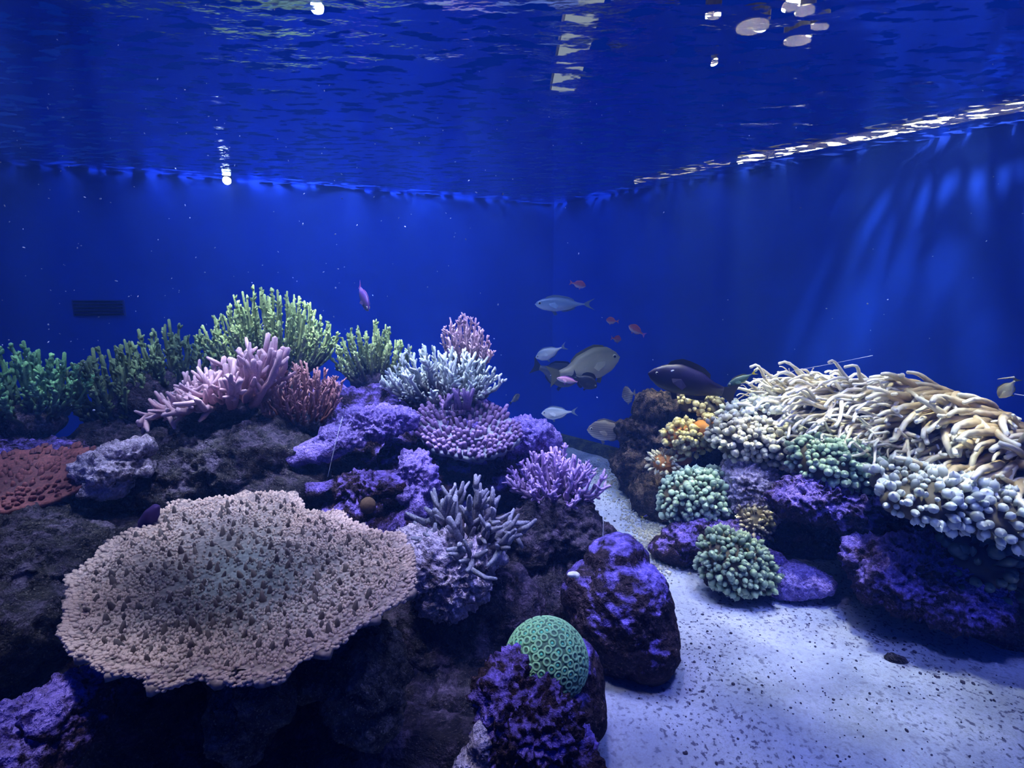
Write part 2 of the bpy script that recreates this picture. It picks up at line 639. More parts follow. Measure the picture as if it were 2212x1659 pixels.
# middle of the reef
rock([(960, 1010, 1.95, 190, 110, 0.26), (800, 960, 2.05, 150, 110, 0.24), (900, 900, 2.15, 180, 50, 0.2), (700, 920, 2.1, 110, 90, 0.22), (1120, 1000, 2.0, 100, 80, 0.2),
      (880, 1150, 1.9, 280, 120, 0.3), (990, 1250, 1.8, 250, 150, 0.3)], MR_PURPD,
     'dark cavernous reef rock in the middle of the left reef', amp=0.05, freq=7.5, n=6, pits=0.9)
rock([(800, 915, 1.72, 70, 34, 0.07), (740, 945, 1.66, 52, 24, 0.055), (680, 977, 1.6, 46, 17, 0.045), (845, 905, 1.75, 60, 24, 0.06), (645, 993, 1.57, 20, 8, 0.03)], MR_CRUST,
     'long violet coralline slab sloping down to the left', amp=0.019, freq=24, pits=0.9, knobs=0.4, floor=False, name='coralline_slab')
rock([(900, 1020, 1.55, 30, 40, 0.05), (885, 1060, 1.52, 24, 32, 0.04), (920, 1045, 1.53, 24, 40, 0.04), (905, 1095, 1.5, 26, 26, 0.04), (880, 995, 1.57, 18, 18, 0.03)], MR_CRUST,
     'knobbly violet crust hanging beside the antler coral', amp=0.016, freq=26, knobs=0.9, pits=1.1, floor=False, name='coralline_crust', n=5)
rock([(1140, 940, 1.88, 55, 34, 0.07), (1180, 950, 1.9, 30, 26, 0.05), (1105, 945, 1.86, 34, 30, 0.05)], MR_CRUST,
     'knobbly violet crust at the right end of the reef top', amp=0.016, freq=24, knobs=0.9, pits=1.0, floor=False, name='coralline_crust', n=5)
rock([(775, 1055, 1.5, 52, 26, 0.06), (840, 1045, 1.52, 40, 22, 0.05), (760, 1100, 1.47, 60, 26, 0.06), (700, 1065, 1.5, 30, 22, 0.04)], MR_PURPD,
     'small violet rock under the long coralline slab', amp=0.024, freq=22, pits=0.9, floor=False, n=5)
rock([(980, 1245, 1.28, 80, 62, 0.09), (925, 1215, 1.27, 55, 62, 0.08), (1000, 1190, 1.32, 90, 36, 0.09), (965, 1290, 1.25, 55, 36, 0.06), (890, 1180, 1.3, 40, 36, 0.06)], MR_PALE,
     'knobbly pale blue-grey rock under the antler coral', amp=0.022, freq=20, knobs=0.5, pits=0.9, floor=False)
rock([(1200, 1150, 1.65, 95, 76, 0.13), (1140, 1180, 1.6, 70, 80, 0.12), (1250, 1190, 1.62, 60, 90, 0.12), (1170, 1330, 1.55, 140, 130, 0.2), (1290, 1155, 1.66, 36, 22, 0.06)], MR_DARK,
     'dark rock under the lilac branching coral', amp=0.028, freq=12, pits=0.7)
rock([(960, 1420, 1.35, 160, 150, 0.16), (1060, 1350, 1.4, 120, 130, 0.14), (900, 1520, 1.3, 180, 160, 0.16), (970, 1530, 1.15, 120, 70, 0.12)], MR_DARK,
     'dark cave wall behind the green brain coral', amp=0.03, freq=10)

# boulders at the edge of the sand
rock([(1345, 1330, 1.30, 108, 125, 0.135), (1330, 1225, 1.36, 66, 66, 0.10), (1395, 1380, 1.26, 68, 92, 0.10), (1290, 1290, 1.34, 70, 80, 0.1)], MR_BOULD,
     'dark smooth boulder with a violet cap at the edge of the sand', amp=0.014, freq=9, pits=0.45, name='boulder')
rock([(1190, 1520, 1.02, 112, 95, 0.12), (1240, 1480, 1.05, 62, 92, 0.09), (1130, 1560, 1.0, 80, 80, 0.1)], MR_BOULD,
     'dark rounded boulder carrying the green brain coral', amp=0.010, freq=9, pits=0.4, name='boulder')
rock([(1140, 1590, 0.84, 105, 105, 0.08), (1090, 1510, 0.86, 62, 62, 0.06), (1105, 1450, 0.90, 32, 40, 0.04), (1200, 1640, 0.83, 85, 60, 0.08), (1085, 1660, 0.83, 60, 80, 0.06)], MR_PURPD,
     'brown rock with violet knobs in front of the brain coral', amp=0.022, freq=24, knobs=0.8, pits=0.8)
rock([(1040, 1620, 0.80, 22, 62, 0.03), (1020, 1660, 0.79, 36, 30, 0.03)], MR_PALE,
     'small pale rock shard at the bottom beside the knobbly brown rock', amp=0.010, freq=24, n=5)
rock([(1440, 1190, 1.85, 30, 16, 0.05), (1470, 1200, 1.82, 26, 12, 0.04)], MR_PURPD, 'small dark rubble stone beside the sand path', amp=0.012, freq=24, n=4)


# ================================================================== LEFT REEF: corals
def bez(a, b, c, n):
    return [a * (1 - t) ** 2 + b * 2 * t * (1 - t) + c * t * t for t in [k / (n - 1) for k in range(n)]]


def colony(spec, label, mat, base_mat, n, rx, h, rd, rad, twigs=6, tw_len=3.5, tw_rad=0.7, sides=6, inner=0.35, hfun=None, name='branching_coral',
           lean=(0, 0, 0), rings=8, bumpy=0.12, up=0.5, taper=0.55, base_scale=(0.5, 0.5, 0.22), fan=1.0, group=None):
    """a bush of branches growing from one base; sizes in pixels at its distance except rd (m)"""
    B = at(*spec)
    m = mpp(B)
    RX, H, R = rx * m, h * m, rad * m
    root = empty(name, B - Vector((0, 0, 0.02)), label, 'coral', group)
    bl = [(B + Vector((0, 0, H * 0.02)), (RX * base_scale[0], rd * base_scale[1], H * base_scale[2]))]
    v, d, f = star_union(bl, 4)
    v = roughen(v, f, R * 1.2, 14, 0.4, spec[0])
    obj('colony_base', v, f, base_mat, root, growth=np.zeros(len(v)))
    ga = 2.39996
    for i in range(n):
        rr = math.sqrt((i + 0.5) / n)
        th = i * ga + random.uniform(-0.3, 0.3)
        u, w = rr * math.cos(th), rr * math.sin(th)
        hh = H * (hfun(u, w) if hfun else (1 - 0.62 * rr * rr)) * random.uniform(0.84, 1.06)
        tip = B + Vector((u * RX * fan, w * rd * fan, hh)) + Vector(lean) * (hh / max(H, 1e-6))
        st = B + Vector((u * RX * inner, w * rd * inner, H * 0.03))
        ctl = st.lerp(tip, 0.5) + Vector((u * RX * 0.18, w * rd * 0.18, -hh * 0.10)) + rvec(R * 1.6)
        path = bez(st, ctl, tip, rings)
        path = [p + (rvec(R * 0.35) if 0 < k < rings - 1 else Vector((0, 0, 0))) for k, p in enumerate(path)]
        T = Tubes()
        L = len(path) - 1
        T.tube(path, [R * (1.15 - taper * k / L) * (1.0 + random.uniform(-bumpy, bumpy)) for k in range(L + 1)], sides, 0.0, 1.0, bump=bumpy)
        for q in range(twigs):
            t = random.uniform(0.22, 0.97)
            k = min(int(t * L), L - 1)
            p = path[k].lerp(path[k + 1], t * L - k)
            dr = (path[k + 1] - path[k]).normalized()
            side = rvec(1.0)
            side = (side - dr * side.dot(dr)).normalized()
            dd = (dr * 0.7 + side * 0.8 + Vector((0, 0, up * 0.5))).normalized()
            ln = R * tw_len * random.uniform(0.6, 1.3)
            r2 = R * tw_rad * random.uniform(0.8, 1.1)
            e = p + dd * ln
            mid = p.lerp(e, 0.55) + Vector((0, 0, -ln * 0.06)) + rvec(R * 0.2)
            T.tube([p, mid, e], [r2, r2 * 0.9, r2 * 0.5], max(5, sides - 1), t * 0.8, min(1.0, t * 0.8 + 0.35), bump=bumpy)
        T.build('branch', mat, root)
    return root


GREEN = coral_mat('green_staghorn', (0.040, 0.042, 0.012), (0.68, 0.90, 0.32), 0.32, 1.0)
GREEN_D = coral_mat('dull_green_staghorn', (0.035, 0.040, 0.020), (0.30, 0.46, 0.20), 0.32, 1.0)
GREEN_T = coral_mat('deep_green_staghorn', (0.030, 0.045, 0.025), (0.28, 0.66, 0.28), 0.3, 1.0)
PINK = coral_mat('pink_finger', (0.34, 0.15, 0.17), (0.90, 0.62, 0.76), 0.05, 1.0, 300, 0.2)
BROWN = coral_mat('rust_brown_staghorn', (0.16, 0.050, 0.030), (0.60, 0.32, 0.34), 0.2, 1.0)
ICE = coral_mat('ice_blue_staghorn', (0.040, 0.030, 0.028), (0.86, 1.0, 0.96), 0.42, 0.95)
ROSE = coral_mat('rose_tipped_staghorn', (0.14, 0.07, 0.08), (0.92, 0.64, 0.74), 0.2, 1.0)
LILAC = coral_mat('lilac_staghorn', (0.10, 0.05, 0.14), (0.66, 0.46, 0.92), 0.15, 0.9)
ANTLER = coral_mat('antler_coral', (0.045, 0.028, 0.050), (0.40, 0.42, 0.56), 0.3, 1.0, 200, 0.5)
STUB = coral_mat('purple_stub_coral', (0.10, 0.05, 0.14), (0.50, 0.34, 0.72), 0.1, 1.0)

dome = lambda k: (lambda u, w: 1 - k * (u * u + w * w))
K = dict(sides=5, inner=0.42, tw_rad=0.8, bumpy=0.2, taper=0.5, rings=9)
colony((70, 915, 1.80), 'green staghorn coral at the far left edge of the reef', GREEN_T, MR_DARK, 46, 118, 172, 0.19, 5.2, 20, 2.3, hfun=dome(0.5), **K)
colony((262, 925, 1.98), 'dull green staghorn coral between the far left one and the pink finger coral', GREEN_D, MR_DARK, 44, 92, 188, 0.18, 4.6, 20, 2.3, hfun=dome(0.45), **K)
colony((385, 850, 2.12), 'dim olive staghorn coral behind the pink finger coral', GREEN_D, MR_DARK, 40, 105, 152, 0.17, 4.2, 18, 2.3, hfun=dome(0.42), **K)
colony((592, 820, 2.24), 'largest bright green staghorn coral on the reef crest', GREEN, MR_DARK, 120, 148, 198, 0.27, 3.5, 20, 2.2, hfun=lambda u, w: 1 - 0.46 * (u * u + w * w) - 0.08 * abs(u), **K)
colony((805, 828, 2.32), 'smaller bright green staghorn coral right of the large green one', GREEN, MR_DARK, 64, 90, 128, 0.17, 3.4, 18, 2.2, hfun=dome(0.48), **K)
colony((478, 880, 1.72), 'pale pink coral with thick rounded fingers', PINK, MR_DARK, 72, 172, 112, 0.14, 6.6, 3, 5.2, 0.85, sides=8,
       hfun=lambda u, w: 0.62 + 0.80 * u + 0.35 * w - 0.15 * u * u, lean=(-0.02, -0.03, 0.0), bumpy=0.05, taper=0.3, name='finger_coral', fan=1.08, inner=0.42, base_scale=(0.42, 0.5, 0.3))
colony((652, 915, 1.80), 'rust brown staghorn coral below the large green one', BROWN, MR_DARK, 70, 98, 132, 0.15, 3.6, 10, 3.4, hfun=dome(0.4), inner=0.45, sides=5, bumpy=0.15)
colony((955, 880, 2.02), 'ice blue staghorn coral with white tips on the reef top', ICE, MR_DARK, 74, 138, 142, 0.20, 4.8, 13, 3.2, hfun=dome(0.60), inner=0.25, bumpy=0.18)
colony((1012, 800, 2.16), 'rose tipped staghorn coral rising behind the ice blue one', ROSE, MR_DARK, 40, 58, 128, 0.11, 3.4, 14, 2.8, hfun=lambda u, w: 1 - 0.55 * (u * u + w * w) - 0.15 * u, inner=0.4, sides=5, bumpy=0.2)
colony((1198, 1085, 1.70), 'lilac branching coral at the right end of the left reef', LILAC, MR_DARK, 58, 112, 126, 0.15, 5.2, 8, 3.2, hfun=dome(0.62), inner=0.22, bumpy=0.18)
colony((1010, 1182, 1.34), 'dark antler coral with blue-grey forked branches', ANTLER, MR_DARK, 24, 124, 150, 0.15, 9.0, 7, 4.8, 0.72, sides=8, hfun=lambda u, w: 0.92 - 0.88 * (u * u + w * w), inner=0.10, bumpy=0.14, taper=0.5, up=0.9, name='antler_coral')


# plate coral with stubs -------------------------------------------------
def plate(outline, z0, thick, tilt, mat, parent, amp=0.006, rings=26, segs=96, center=None, name='plate', dish=0.03):
    """a dish whose rim follows the given world outline (x, y); returns the upper surface sampler"""
    o = np.array(outline, float)
    c = o.mean(0) if center is None else np.array(center)
    th = np.linspace(0, 2 * math.pi, segs, endpoint=False)
    R = np.zeros(segs)
    for k, t in enumerate(th):
        d = np.array((math.cos(t), math.sin(t)))
        best = 0
        for i in range(len(o)):
            a, b = o[i] - c, o[(i + 1) % len(o)] - c
            den = d[0] * (b - a)[1] - d[1] * (b - a)[0]
            if abs(den) < 1e-9:
                continue
            s = (a[0] * (b - a)[1] - a[1] * (b - a)[0]) / den
            u = (a[0] * d[1] - a[1] * d[0]) / den
            if s > 0 and 0 <= u <= 1:
                best = max(best, s)
        R[k] = best

    def top(x, y):
        x, y = np.atleast_1d(x), np.atleast_1d(y)
        q = np.stack([x, y, np.zeros(len(x))], 1)
        r = np.hypot(x - c[0], y - c[1])
        Rr = np.interp(np.arctan2(y - c[1], x - c[0]) % (2 * math.pi), np.append(th, 2 * math.pi), np.append(R, R[0]))
        s = r / np.maximum(Rr, 1e-6)
        return z0 + tilt[0] * (x - c[0]) + tilt[1] * (y - c[1]) + dish * (s ** 2 - 0.5) + amp * fbm(q * 14, 3), s

    vt, gr, ff = [], [], []
    ss = np.linspace(0, 1, rings + 1)[1:]
    x, y = [c[0]], [c[1]]
    for s in ss:
        jit = 1 + (0.035 * np.sin(th * 23 + 5) + 0.03 * np.sin(th * 41)) * (s > 0.97)
        x += list(c[0] + R * s * jit * np.cos(th))
        y += list(c[1] + R * s * jit * np.sin(th))
    x, y = np.array(x), np.array(y)
    zt, sr = top(x, y)
    up = np.stack([x, y, zt], 1)
    thk = thick * (1.0 + 2.2 * (1 - sr) ** 2)
    dn = np.stack([x, y, zt - thk], 1)
    N = len(x)
    for k in range(segs):
        k2 = (k + 1) % segs
        ff.append([0, 1 + k, 1 + k2])
        ff.append([N, N + 1 + k2, N + 1 + k])
        for r in range(rings - 1):
            a, b = 1 + r * segs + k, 1 + r * segs + k2
            ff.append([a, a + segs, b + segs, b])
            ff.append([N + a, N + b, N + b + segs, N + a + segs])
        a, b = 1 + (rings - 1) * segs + k, 1 + (rings - 1) * segs + k2
        ff.append([a, N + a, N + b, b])
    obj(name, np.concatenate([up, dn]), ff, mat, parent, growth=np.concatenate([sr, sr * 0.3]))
    return top, c, th, R


def lathe_mesh(name, prof, sides, mat, growth=None):
    v, f, g = [], [], []
    n = len(prof)
    for k, (r, z) in enumerate(prof):
        for s in range(sides):
            t = 2 * math.pi * s / sides
            v.append((r * math.cos(t), r * math.sin(t), z))
            g.append(k / (n - 1) if growth is None else growth[k])
    for k in range(n - 1):
        for s in range(sides):
            a, b = k * sides + s, k * sides + (s + 1) % sides
            f.append([a, b, b + sides, a + sides])
    f.append([(n - 1) * sides + s for s in range(sides)])
    me = bpy.data.meshes.new(name)
    me.from_pydata(v, [], f)
    at_ = me.attributes.new('growth', 'FLOAT', 'POINT')
    at_.data.foreach_set('value', np.array(g, np.float32))
    me.shade_smooth()
    if mat:
        me.materials.append(mat)
    return me


def place(name, me, parent, p, zdir, scale, roll=None, droop=0):
    o = bpy.data.objects.new(name, me)
    COL.objects.link(o)
    o.parent = parent
    o.location = Vector(p) - Vector(parent.location)
    q = Vector(zdir).to_track_quat('Z', 'Y')
    o.rotation_mode = 'QUATERNION'
    from mathutils import Quaternion
    if droop:
        roll = min((random.uniform(0, 6.28) for _ in range(5)), key=lambda a: droop * ((q @ Quaternion((0, 0, 1), a)) @ Vector((1, 0, 0))).z)
    o.rotation_quaternion = q @ Quaternion((0, 0, 1), random.uniform(0, 6.28) if roll is None else roll)
    o.scale = scale if isinstance(scale, (tuple, list)) else (scale,) * 3
    return o


def ellipse(px, py, Y, rx, rd, n=24, wob=0.08, seed=1):
    c = at(px, py, Y)
    m = mpp(c)
    r = random.Random(seed)
    return [(c.x + rx * m * math.cos(t) * (1 + r.uniform(-wob, wob)), c.y + rd * math.sin(t) * (1 + r.uniform(-wob, wob))) for t in np.linspace(0, 2 * math.pi, n, endpoint=False)], c


# purple stub plate
ol, c = ellipse(1010, 925, 1.80, 112, 0.15, seed=4)
root = empty('stub_coral', c - Vector((0, 0, 0.05)), 'purple plate coral covered in short round stubs', 'coral')
UNDER = plain_mat('plate_underside', (0.24, 0.26, 0.34), 0.8, 0.2, 0.3, 40)
top, cc, th, R = plate(ol, c.z - 0.005, 0.016, (-0.12, 0.42), UNDER, root, 0.004, 14, 64, dish=0.02)
mes = [lathe_mesh('stub_%d' % k, [(1.0, -0.8), (1.0, 0.8), (0.95, 1.8), (0.9, 2.6 + 0.5 * k), (0.72, 3.0 + 0.5 * k), (0.35, 3.25 + 0.5 * k)], 8, STUB) for k in range(3)]
m = mpp(c)
pts = []
tries = 0
while len(pts) < 220 and tries < 6000:
    tries += 1
    t = random.uniform(0, 2 * math.pi)
    s = math.sqrt(random.random()) * 1.02
    k = int(t / (2 * math.pi) * len(th)) % len(th)
    x, y = cc[0] + R[k] * s * math.cos(t), cc[1] + R[k] * s * math.sin(t)
    if all((x - a) ** 2 + (y - b) ** 2 > 0.0145 ** 2 for a, b in pts):
        pts.append((x, y))
        z, _ = top(x, y)
        dx, dy = (x - cc[0]) / R[k], (y - cc[1]) / R[k]
        place('branchlet', random.choice(mes), root, (x, y, z[0]), (dx * 0.8 + random.gauss(0, 0.1), dy * 0.8 + random.gauss(0, 0.1), 1), (0.0080, 0.0080, 0.0080 * random.uniform(0.55, 0.95)))
T = Tubes()
for k in range(9):
    a = at(985 + random.uniform(-30, 40), 885, 1.86)
    T = Tubes()
    T.tube(bez(a, a + Vector((0, 0, 0.03)), a + Vector((random.uniform(-0.03, 0.05), random.uniform(-0.02, 0.02), random.uniform(0.05, 0.085))), 5), [0.009, 0.009, 0.0085, 0.008, 0.006], 7)
    T.build('branch', STUB, root)
tb = Tubes()
tb.tube([(c.x, c.y, c.z - 0.14), (c.x, c.y, c.z - 0.07), (c.x, c.y, c.z - 0.02)], [0.05, 0.055, 0.09], 12, 0, 0.1, tip=False)
tb.build('stalk', UNDER, root)

# red plate coral at the left edge
RED = coral_mat('red_plate', (0.070, 0.026, 0.036), (0.26, 0.085, 0.095), 0.0, 1.0, 160, 0.5)
ol, c = ellipse(35, 1040, 1.38, 165, 0.16, 30, 0.10, 9)
root = empty('plate_coral', c - Vector((0, 0, 0.03)), 'dark red frilly plate coral at the left edge', 'coral')
top, cc, th, R = plate(ol, c.z, 0.014, (0.04, 0.34), RED, root, 0.012, 18, 90, dish=0.02)
me = lathe_mesh('red_bump', [(1, -0.5), (0.95, 0.7), (0.7, 1.5), (0.3, 1.9)], 6, RED, [0.3, 0.6, 0.9, 1.0])
for k in range(260):
    t = random.uniform(0, 2 * math.pi)
    s = math.sqrt(random.random())
    q = int(t / (2 * math.pi) * len(th)) % len(th)
    x, y = cc[0] + R[q] * s * math.cos(t), cc[1] + R[q] * s * math.sin(t)
    z, _ = top(x, y)
    place('branchlet', me, root, (x, y, z[0]), (math.cos(t) * s, math.sin(t) * s, 1), 0.0058 * random.uniform(0.7, 1.4))
tb = Tubes()
tb.tube([(c.x, c.y + 0.1, c.z - 0.14), (c.x, c.y + 0.03, c.z - 0.03)], [0.05, 0.08], 10, 0, 0.1, tip=False)
tb.build('stalk', RED, root)

# ------------------------------------------------------------------ table coral
TZ = 0.43
OUT = [(142, 1372), (160, 1290), (160, 1250), (225, 1196), (262, 1165), (335, 1140), (342, 1112), (400, 1086), (480, 1080), (560, 1070), (600, 1066), (646, 1080), (662, 1108),
       (735, 1116), (792, 1150), (862, 1162), (884, 1200), (890, 1270), (845, 1312), (780, 1362), (700, 1412), (650, 1430), (604, 1468), (545, 1470), (480, 1480), (420, 1462),
       (356, 1488), (300, 1468), (210, 1440), (204, 1420), (172, 1422)]


def on_plane(px, py, z):
    xx, yy = (px - IW / 2) / F, (py - IH / 2) / F
    fwd, up = CP - yy * SP, -SP - yy * CP
    k = (z - HZ) / up
    return (xx * k, fwd * k)


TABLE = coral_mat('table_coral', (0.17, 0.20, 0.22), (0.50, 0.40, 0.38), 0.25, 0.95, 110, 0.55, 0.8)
TNUB = coral_mat('table_nubs', (0.075, 0.068, 0.068), (0.24, 0.20, 0.19), 0.0, 1.0, 300, 0.3)
TRIM = coral_mat('table_polyps', (0.22, 0.22, 0.22), (0.70, 0.54, 0.48), 0.15, 1.0, 300, 0.15)
ol = [on_plane(x, y, TZ) for x, y in OUT]
cx, cy = on_plane(520, 1255, TZ)
root = empty('table_coral', (cx, cy, TZ - 0.22), 'wide beige table coral with a round knobbly plate', 'coral')
top, cc, th, R = plate(ol, TZ, 0.012, (0.0, 0.0), TABLE, root, 0.010, 40, 220, center=(cx, cy), dish=0.015)
nub = [lathe_mesh('nub_%d' % k, [(1.15, -0.4), (0.95, 0.6), (0.72, 1.5), (0.45, 2.2 + 0.3 * k), (0.15, 2.6 + 0.3 * k)], 7, TNUB) for k in range(3)]
pts = []
tries = 0
while len(pts) < 290 and tries < 20000:
    tries += 1
    t = random.uniform(0, 2 * math.pi)
    s = math.sqrt(random.random()) * 0.9
    q = int(t / (2 * math.pi) * len(th)) % len(th)
    x, y = cc[0] + R[q] * s * math.cos(t), cc[1] + R[q] * s * math.sin(t)
    if all((x - a) ** 2 + (y - b) ** 2 > 0.022 ** 2 for a, b in pts):
        pts.append((x, y))
        z, _ = top(x, y)
        place('branchlet', random.choice(nub), root, (x, y, z[0]), (random.gauss(0, 0.15), random.gauss(0, 0.15), 1), 0.0050 * random.uniform(0.7, 1.35))
# the countless small polyps between them, thickest towards the rim
pv, pf = ico(1)
pv, pf = pv, np.array(pf)
rng = np.random.default_rng(21)
NP = 16000
t = rng.uniform(0, 2 * math.pi, NP)
s = np.sqrt(rng.random(NP))
s[:1800] = rng.uniform(0.965, 1.0, 1800)
keep = rng.random(NP) < 0.25 + 0.75 * s ** 2
t, s = t[keep], s[keep]
rim = s > 0.93
q = (t / (2 * math.pi) * len(th)).astype(int) % len(th)
s2 = s * (1 + rim * rng.uniform(0, 0.035, len(s)))
x, y = cc[0] + R[q] * s2 * np.cos(t), cc[1] + R[q] * s2 * np.sin(t)
z, _ = top(x, y)
z = z - rim * rng.uniform(0, 0.009, len(s))
r = 0.0027 * rng.uniform(0.7, 1.35, len(s)) * np.where(rim, 1.3, 1.0)
V = pv[None] * r[:, None, None] * np.where(rim[:, None, None], np.array((1.1, 1.1, 1.1)), np.array((1.0, 1.0, 1.5)))
V[:, :, 0] += (rim * np.cos(t) * r)[:, None] * pv[None, :, 2] * 0.8
V[:, :, 1] += (rim * np.sin(t) * r)[:, None] * pv[None, :, 2] * 0.8
V += np.stack([x, y, z + r * 0.5], 1)[:, None]
FFF = (pf[None] + (np.arange(len(s)) * len(pv))[:, None, None]).reshape(-1, 3)
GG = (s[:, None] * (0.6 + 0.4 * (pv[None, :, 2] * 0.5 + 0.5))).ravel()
o = obj('polyps', V.reshape(-1, 3), FFF, TRIM, root, growth=GG)
o['kind'] = 'stuff'
tb = Tubes()
tb.tube([(cx, cy, TZ - 0.34), (cx, cy, TZ - 0.20), (cx, cy, TZ - 0.10), (cx, cy, TZ - 0.045)], [0.09, 0.08, 0.11, 0.17], 18, 0, 0.1, tip=False, bump=0.06)
tb.build('stalk', MR_DARK, root)

# ------------------------------------------------------------------ green brain coral
BR1 = plain_mat('brain_ground', (0.09, 0.19, 0.12), 0.7, 0.3, 0.5, 60)
BRING = coral_mat('brain_ring', (0.05, 0.12, 0.075), (0.34, 0.72, 0.36), 0.2, 1.0, 400, 0.1, 0.5)
BEYE = plain_mat('brain_mouth', (0.10, 0.62, 0.38), 0.35, 0.6)
bc = at(1180, 1428, 1.0)
m = mpp(bc)
br = 88 * m
root = empty('brain_coral', bc - Vector((0, 0, br)), 'round green brain coral on the dark boulder', 'coral')
v, f = ico(5)
v2 = v * np.array((br, br * 0.95, br * 1.0))
v2 = v2 + np.array(bc)
obj('dome', v2, f, BR1, root)
ring = bpy.data.meshes.new('corallite')
rv, rf, rg = [], [], []
RS = 9
prof = [(1.0, -0.25), (0.92, 0.18), (0.72, 0.32), (0.5, 0.18), (0.34, -0.1)]
for k, (r, z) in enumerate(prof):
    for s in range(RS):
        t = 2 * math.pi * s / RS
        rv.append((r * math.cos(t), r * math.sin(t), z))
        rg.append([0.2, 0.8, 1.0, 0.6, 0.0][k])
for k in range(len(prof) - 1):
    for s in range(RS):
        a, b = k * RS + s, k * RS + (s + 1) % RS
        rf.append([a, b, b + RS, a + RS])
ring.from_pydata(rv, [], rf)
a_ = ring.attributes.new('growth', 'FLOAT', 'POINT')
a_.data.foreach_set('value', np.array(rg, np.float32))
ring.shade_smooth()
ring.materials.append(BRING)
eye_me = lathe_mesh('mouth', [(0.36, -0.12), (0.3, 0.06), (0.12, 0.12)], 7, BEYE)
NC = 330
for k in range(NC):
    z = 1 - 2 * (k + 0.5) / NC
    t = k * 2.399963
    d = Vector((math.sqrt(1 - z * z) * math.cos(t), math.sqrt(1 - z * z) * math.sin(t), z))
    if d.z < -0.35 or d.y > 0.6:
        continue
    d = (d + rvec(0.02)).normalized()
    p = bc + Vector((d.x * br, d.y * br * 0.95, d.z * br))
    s = br * 2.0 / math.sqrt(NC) * random.uniform(0.96, 1.1)
    o = place('corallite', ring, root, p, d, s)
    if random.random() < 0.55:
        e = bpy.data.objects.new('polyp_mouth', eye_me)
        COL.objects.link(e)
        e.parent = o

# ================================================================== RIGHT REEF: rocks
def ry(px, off=0.35):
    return right_wall_y(px) - off


rock([(1420, 960, 2.55, 78, 80, 0.16), (1420, 885, 2.52, 52, 34, 0.10), (1370, 935, 2.55, 36, 34, 0.08), (1390, 1010, 2.5, 58, 60, 0.14), (1500, 900, 2.5, 80, 50, 0.12), (1480, 1020, 2.4, 90, 60, 0.16),
      (1440, 1080, 2.3, 70, 60, 0.15)], MR_BROWN,
     'dark craggy rock facing the sand path on the right reef', amp=0.040, freq=11, pits=0.9)
rock([(1810, 1000, 2.02, 230, 70, 0.16), (1660, 960, 2.25, 150, 60, 0.14), (2000, 1010, 1.82, 200, 80, 0.15), (2180, 1060, 1.66, 160, 80, 0.15), (1570, 950, 2.38, 100, 60, 0.14),
      (1800, 1130, 2.02, 280, 120, 0.15), (2080, 1180, 1.78, 260, 130, 0.15), (1620, 1110, 2.18, 130, 120, 0.14)], MR_DARK,
     'large dark rock mound under the anemones on the right reef', amp=0.03, freq=9, n=6, pits=0.6)
rock([(1620, 1060, 1.92, 58, 62, 0.09), (1600, 1020, 1.95, 36, 36, 0.06), (1655, 1100, 1.88, 34, 36, 0.06)], MR_PALE,
     'pale lilac pitted rock between the green bubble anemone and the dark cave', amp=0.022, freq=20, knobs=0.6, pits=1.1, floor=False)
rock([(1770, 1080, 1.68, 95, 42, 0.09), (1840, 1110, 1.64, 46, 42, 0.07), (1700, 1085, 1.72, 40, 20, 0.05), (1745, 1055, 1.7, 40, 26, 0.06)], MR_PURP,
     'violet edged overhanging rock above the dark cave', amp=0.030, freq=21, pits=1.0, floor=False)
rock([(1940, 1090, 1.58, 55, 22, 0.05), (1975, 1105, 1.56, 30, 14, 0.04)], MR_PURP,
     'small violet rock poking out below the long tentacle anemone', amp=0.018, freq=20, pits=0.8, floor=False, n=5)
rock([(1990, 1255, 1.45, 135, 62, 0.10), (2080, 1300, 1.38, 100, 48, 0.09), (1900, 1215, 1.52, 70, 46, 0.08), (1985, 1195, 1.5, 60, 34, 0.07)], MR_PURP,
     'violet ridged rock lying on the sand at the right', amp=0.030, freq=22, pits=1.1, knobs=0.5)
rock([(2180, 1290, 1.45, 120, 130, 0.16)], MR_DARK, 'dark rock at the right edge under the dim green bubbles', amp=0.02, freq=12, pits=0.6)
rock([(1715, 1255, 1.62, 66, 34, 0.07), (1760, 1260, 1.6, 38, 22, 0.05)], MR_CRUST,
     'low violet stone on the sand beside the lowest green anemone', amp=0.012, freq=18, pits=0.5)
rock([(1520, 1165, 1.85, 85, 40, 0.10), (1580, 1180, 1.8, 70, 50, 0.10), (1460, 1185, 1.85, 50, 26, 0.07), (1610, 1230, 1.7, 90, 50, 0.1)], MR_PURPD,
     'violet topped rock under the two green bubble anemones', amp=0.022, freq=16, pits=0.8)


rock([(1932, 1424, 1.30, 22, 9, 0.018)], MR_GREY, 'small dark stone lying alone on the open sand', n=4, amp=0.006, freq=40)


# ================================================================== anemones
def tent_mat(name, base, mid, tip, rough=0.35):
    m, nt, out = new_mat(name)
    a = nt.nodes.new('ShaderNodeAttribute')
    a.attribute_name = 'growth'
    inf = nt.nodes.new('ShaderNodeObjectInfo')
    col = ramp(nt, a.outputs['Fac'], [(0.0, base), (0.55, mid), (1.0, tip)])
    hsv = nt.nodes.new('ShaderNodeHueSaturation')
    nt.links.new(col, hsv.inputs['Color'])
    mr = nd(nt, 'ShaderNodeMapRange', Value=inf.outputs['Random'])
    mr.inputs['To Min'].default_value = 0.75
    mr.inputs['To Max'].default_value = 1.2
    nt.links.new(mr.outputs[0], hsv.inputs['Value'])
    finish(nt, out, hsv.outputs[0], rough, spec=0.5)
    return m


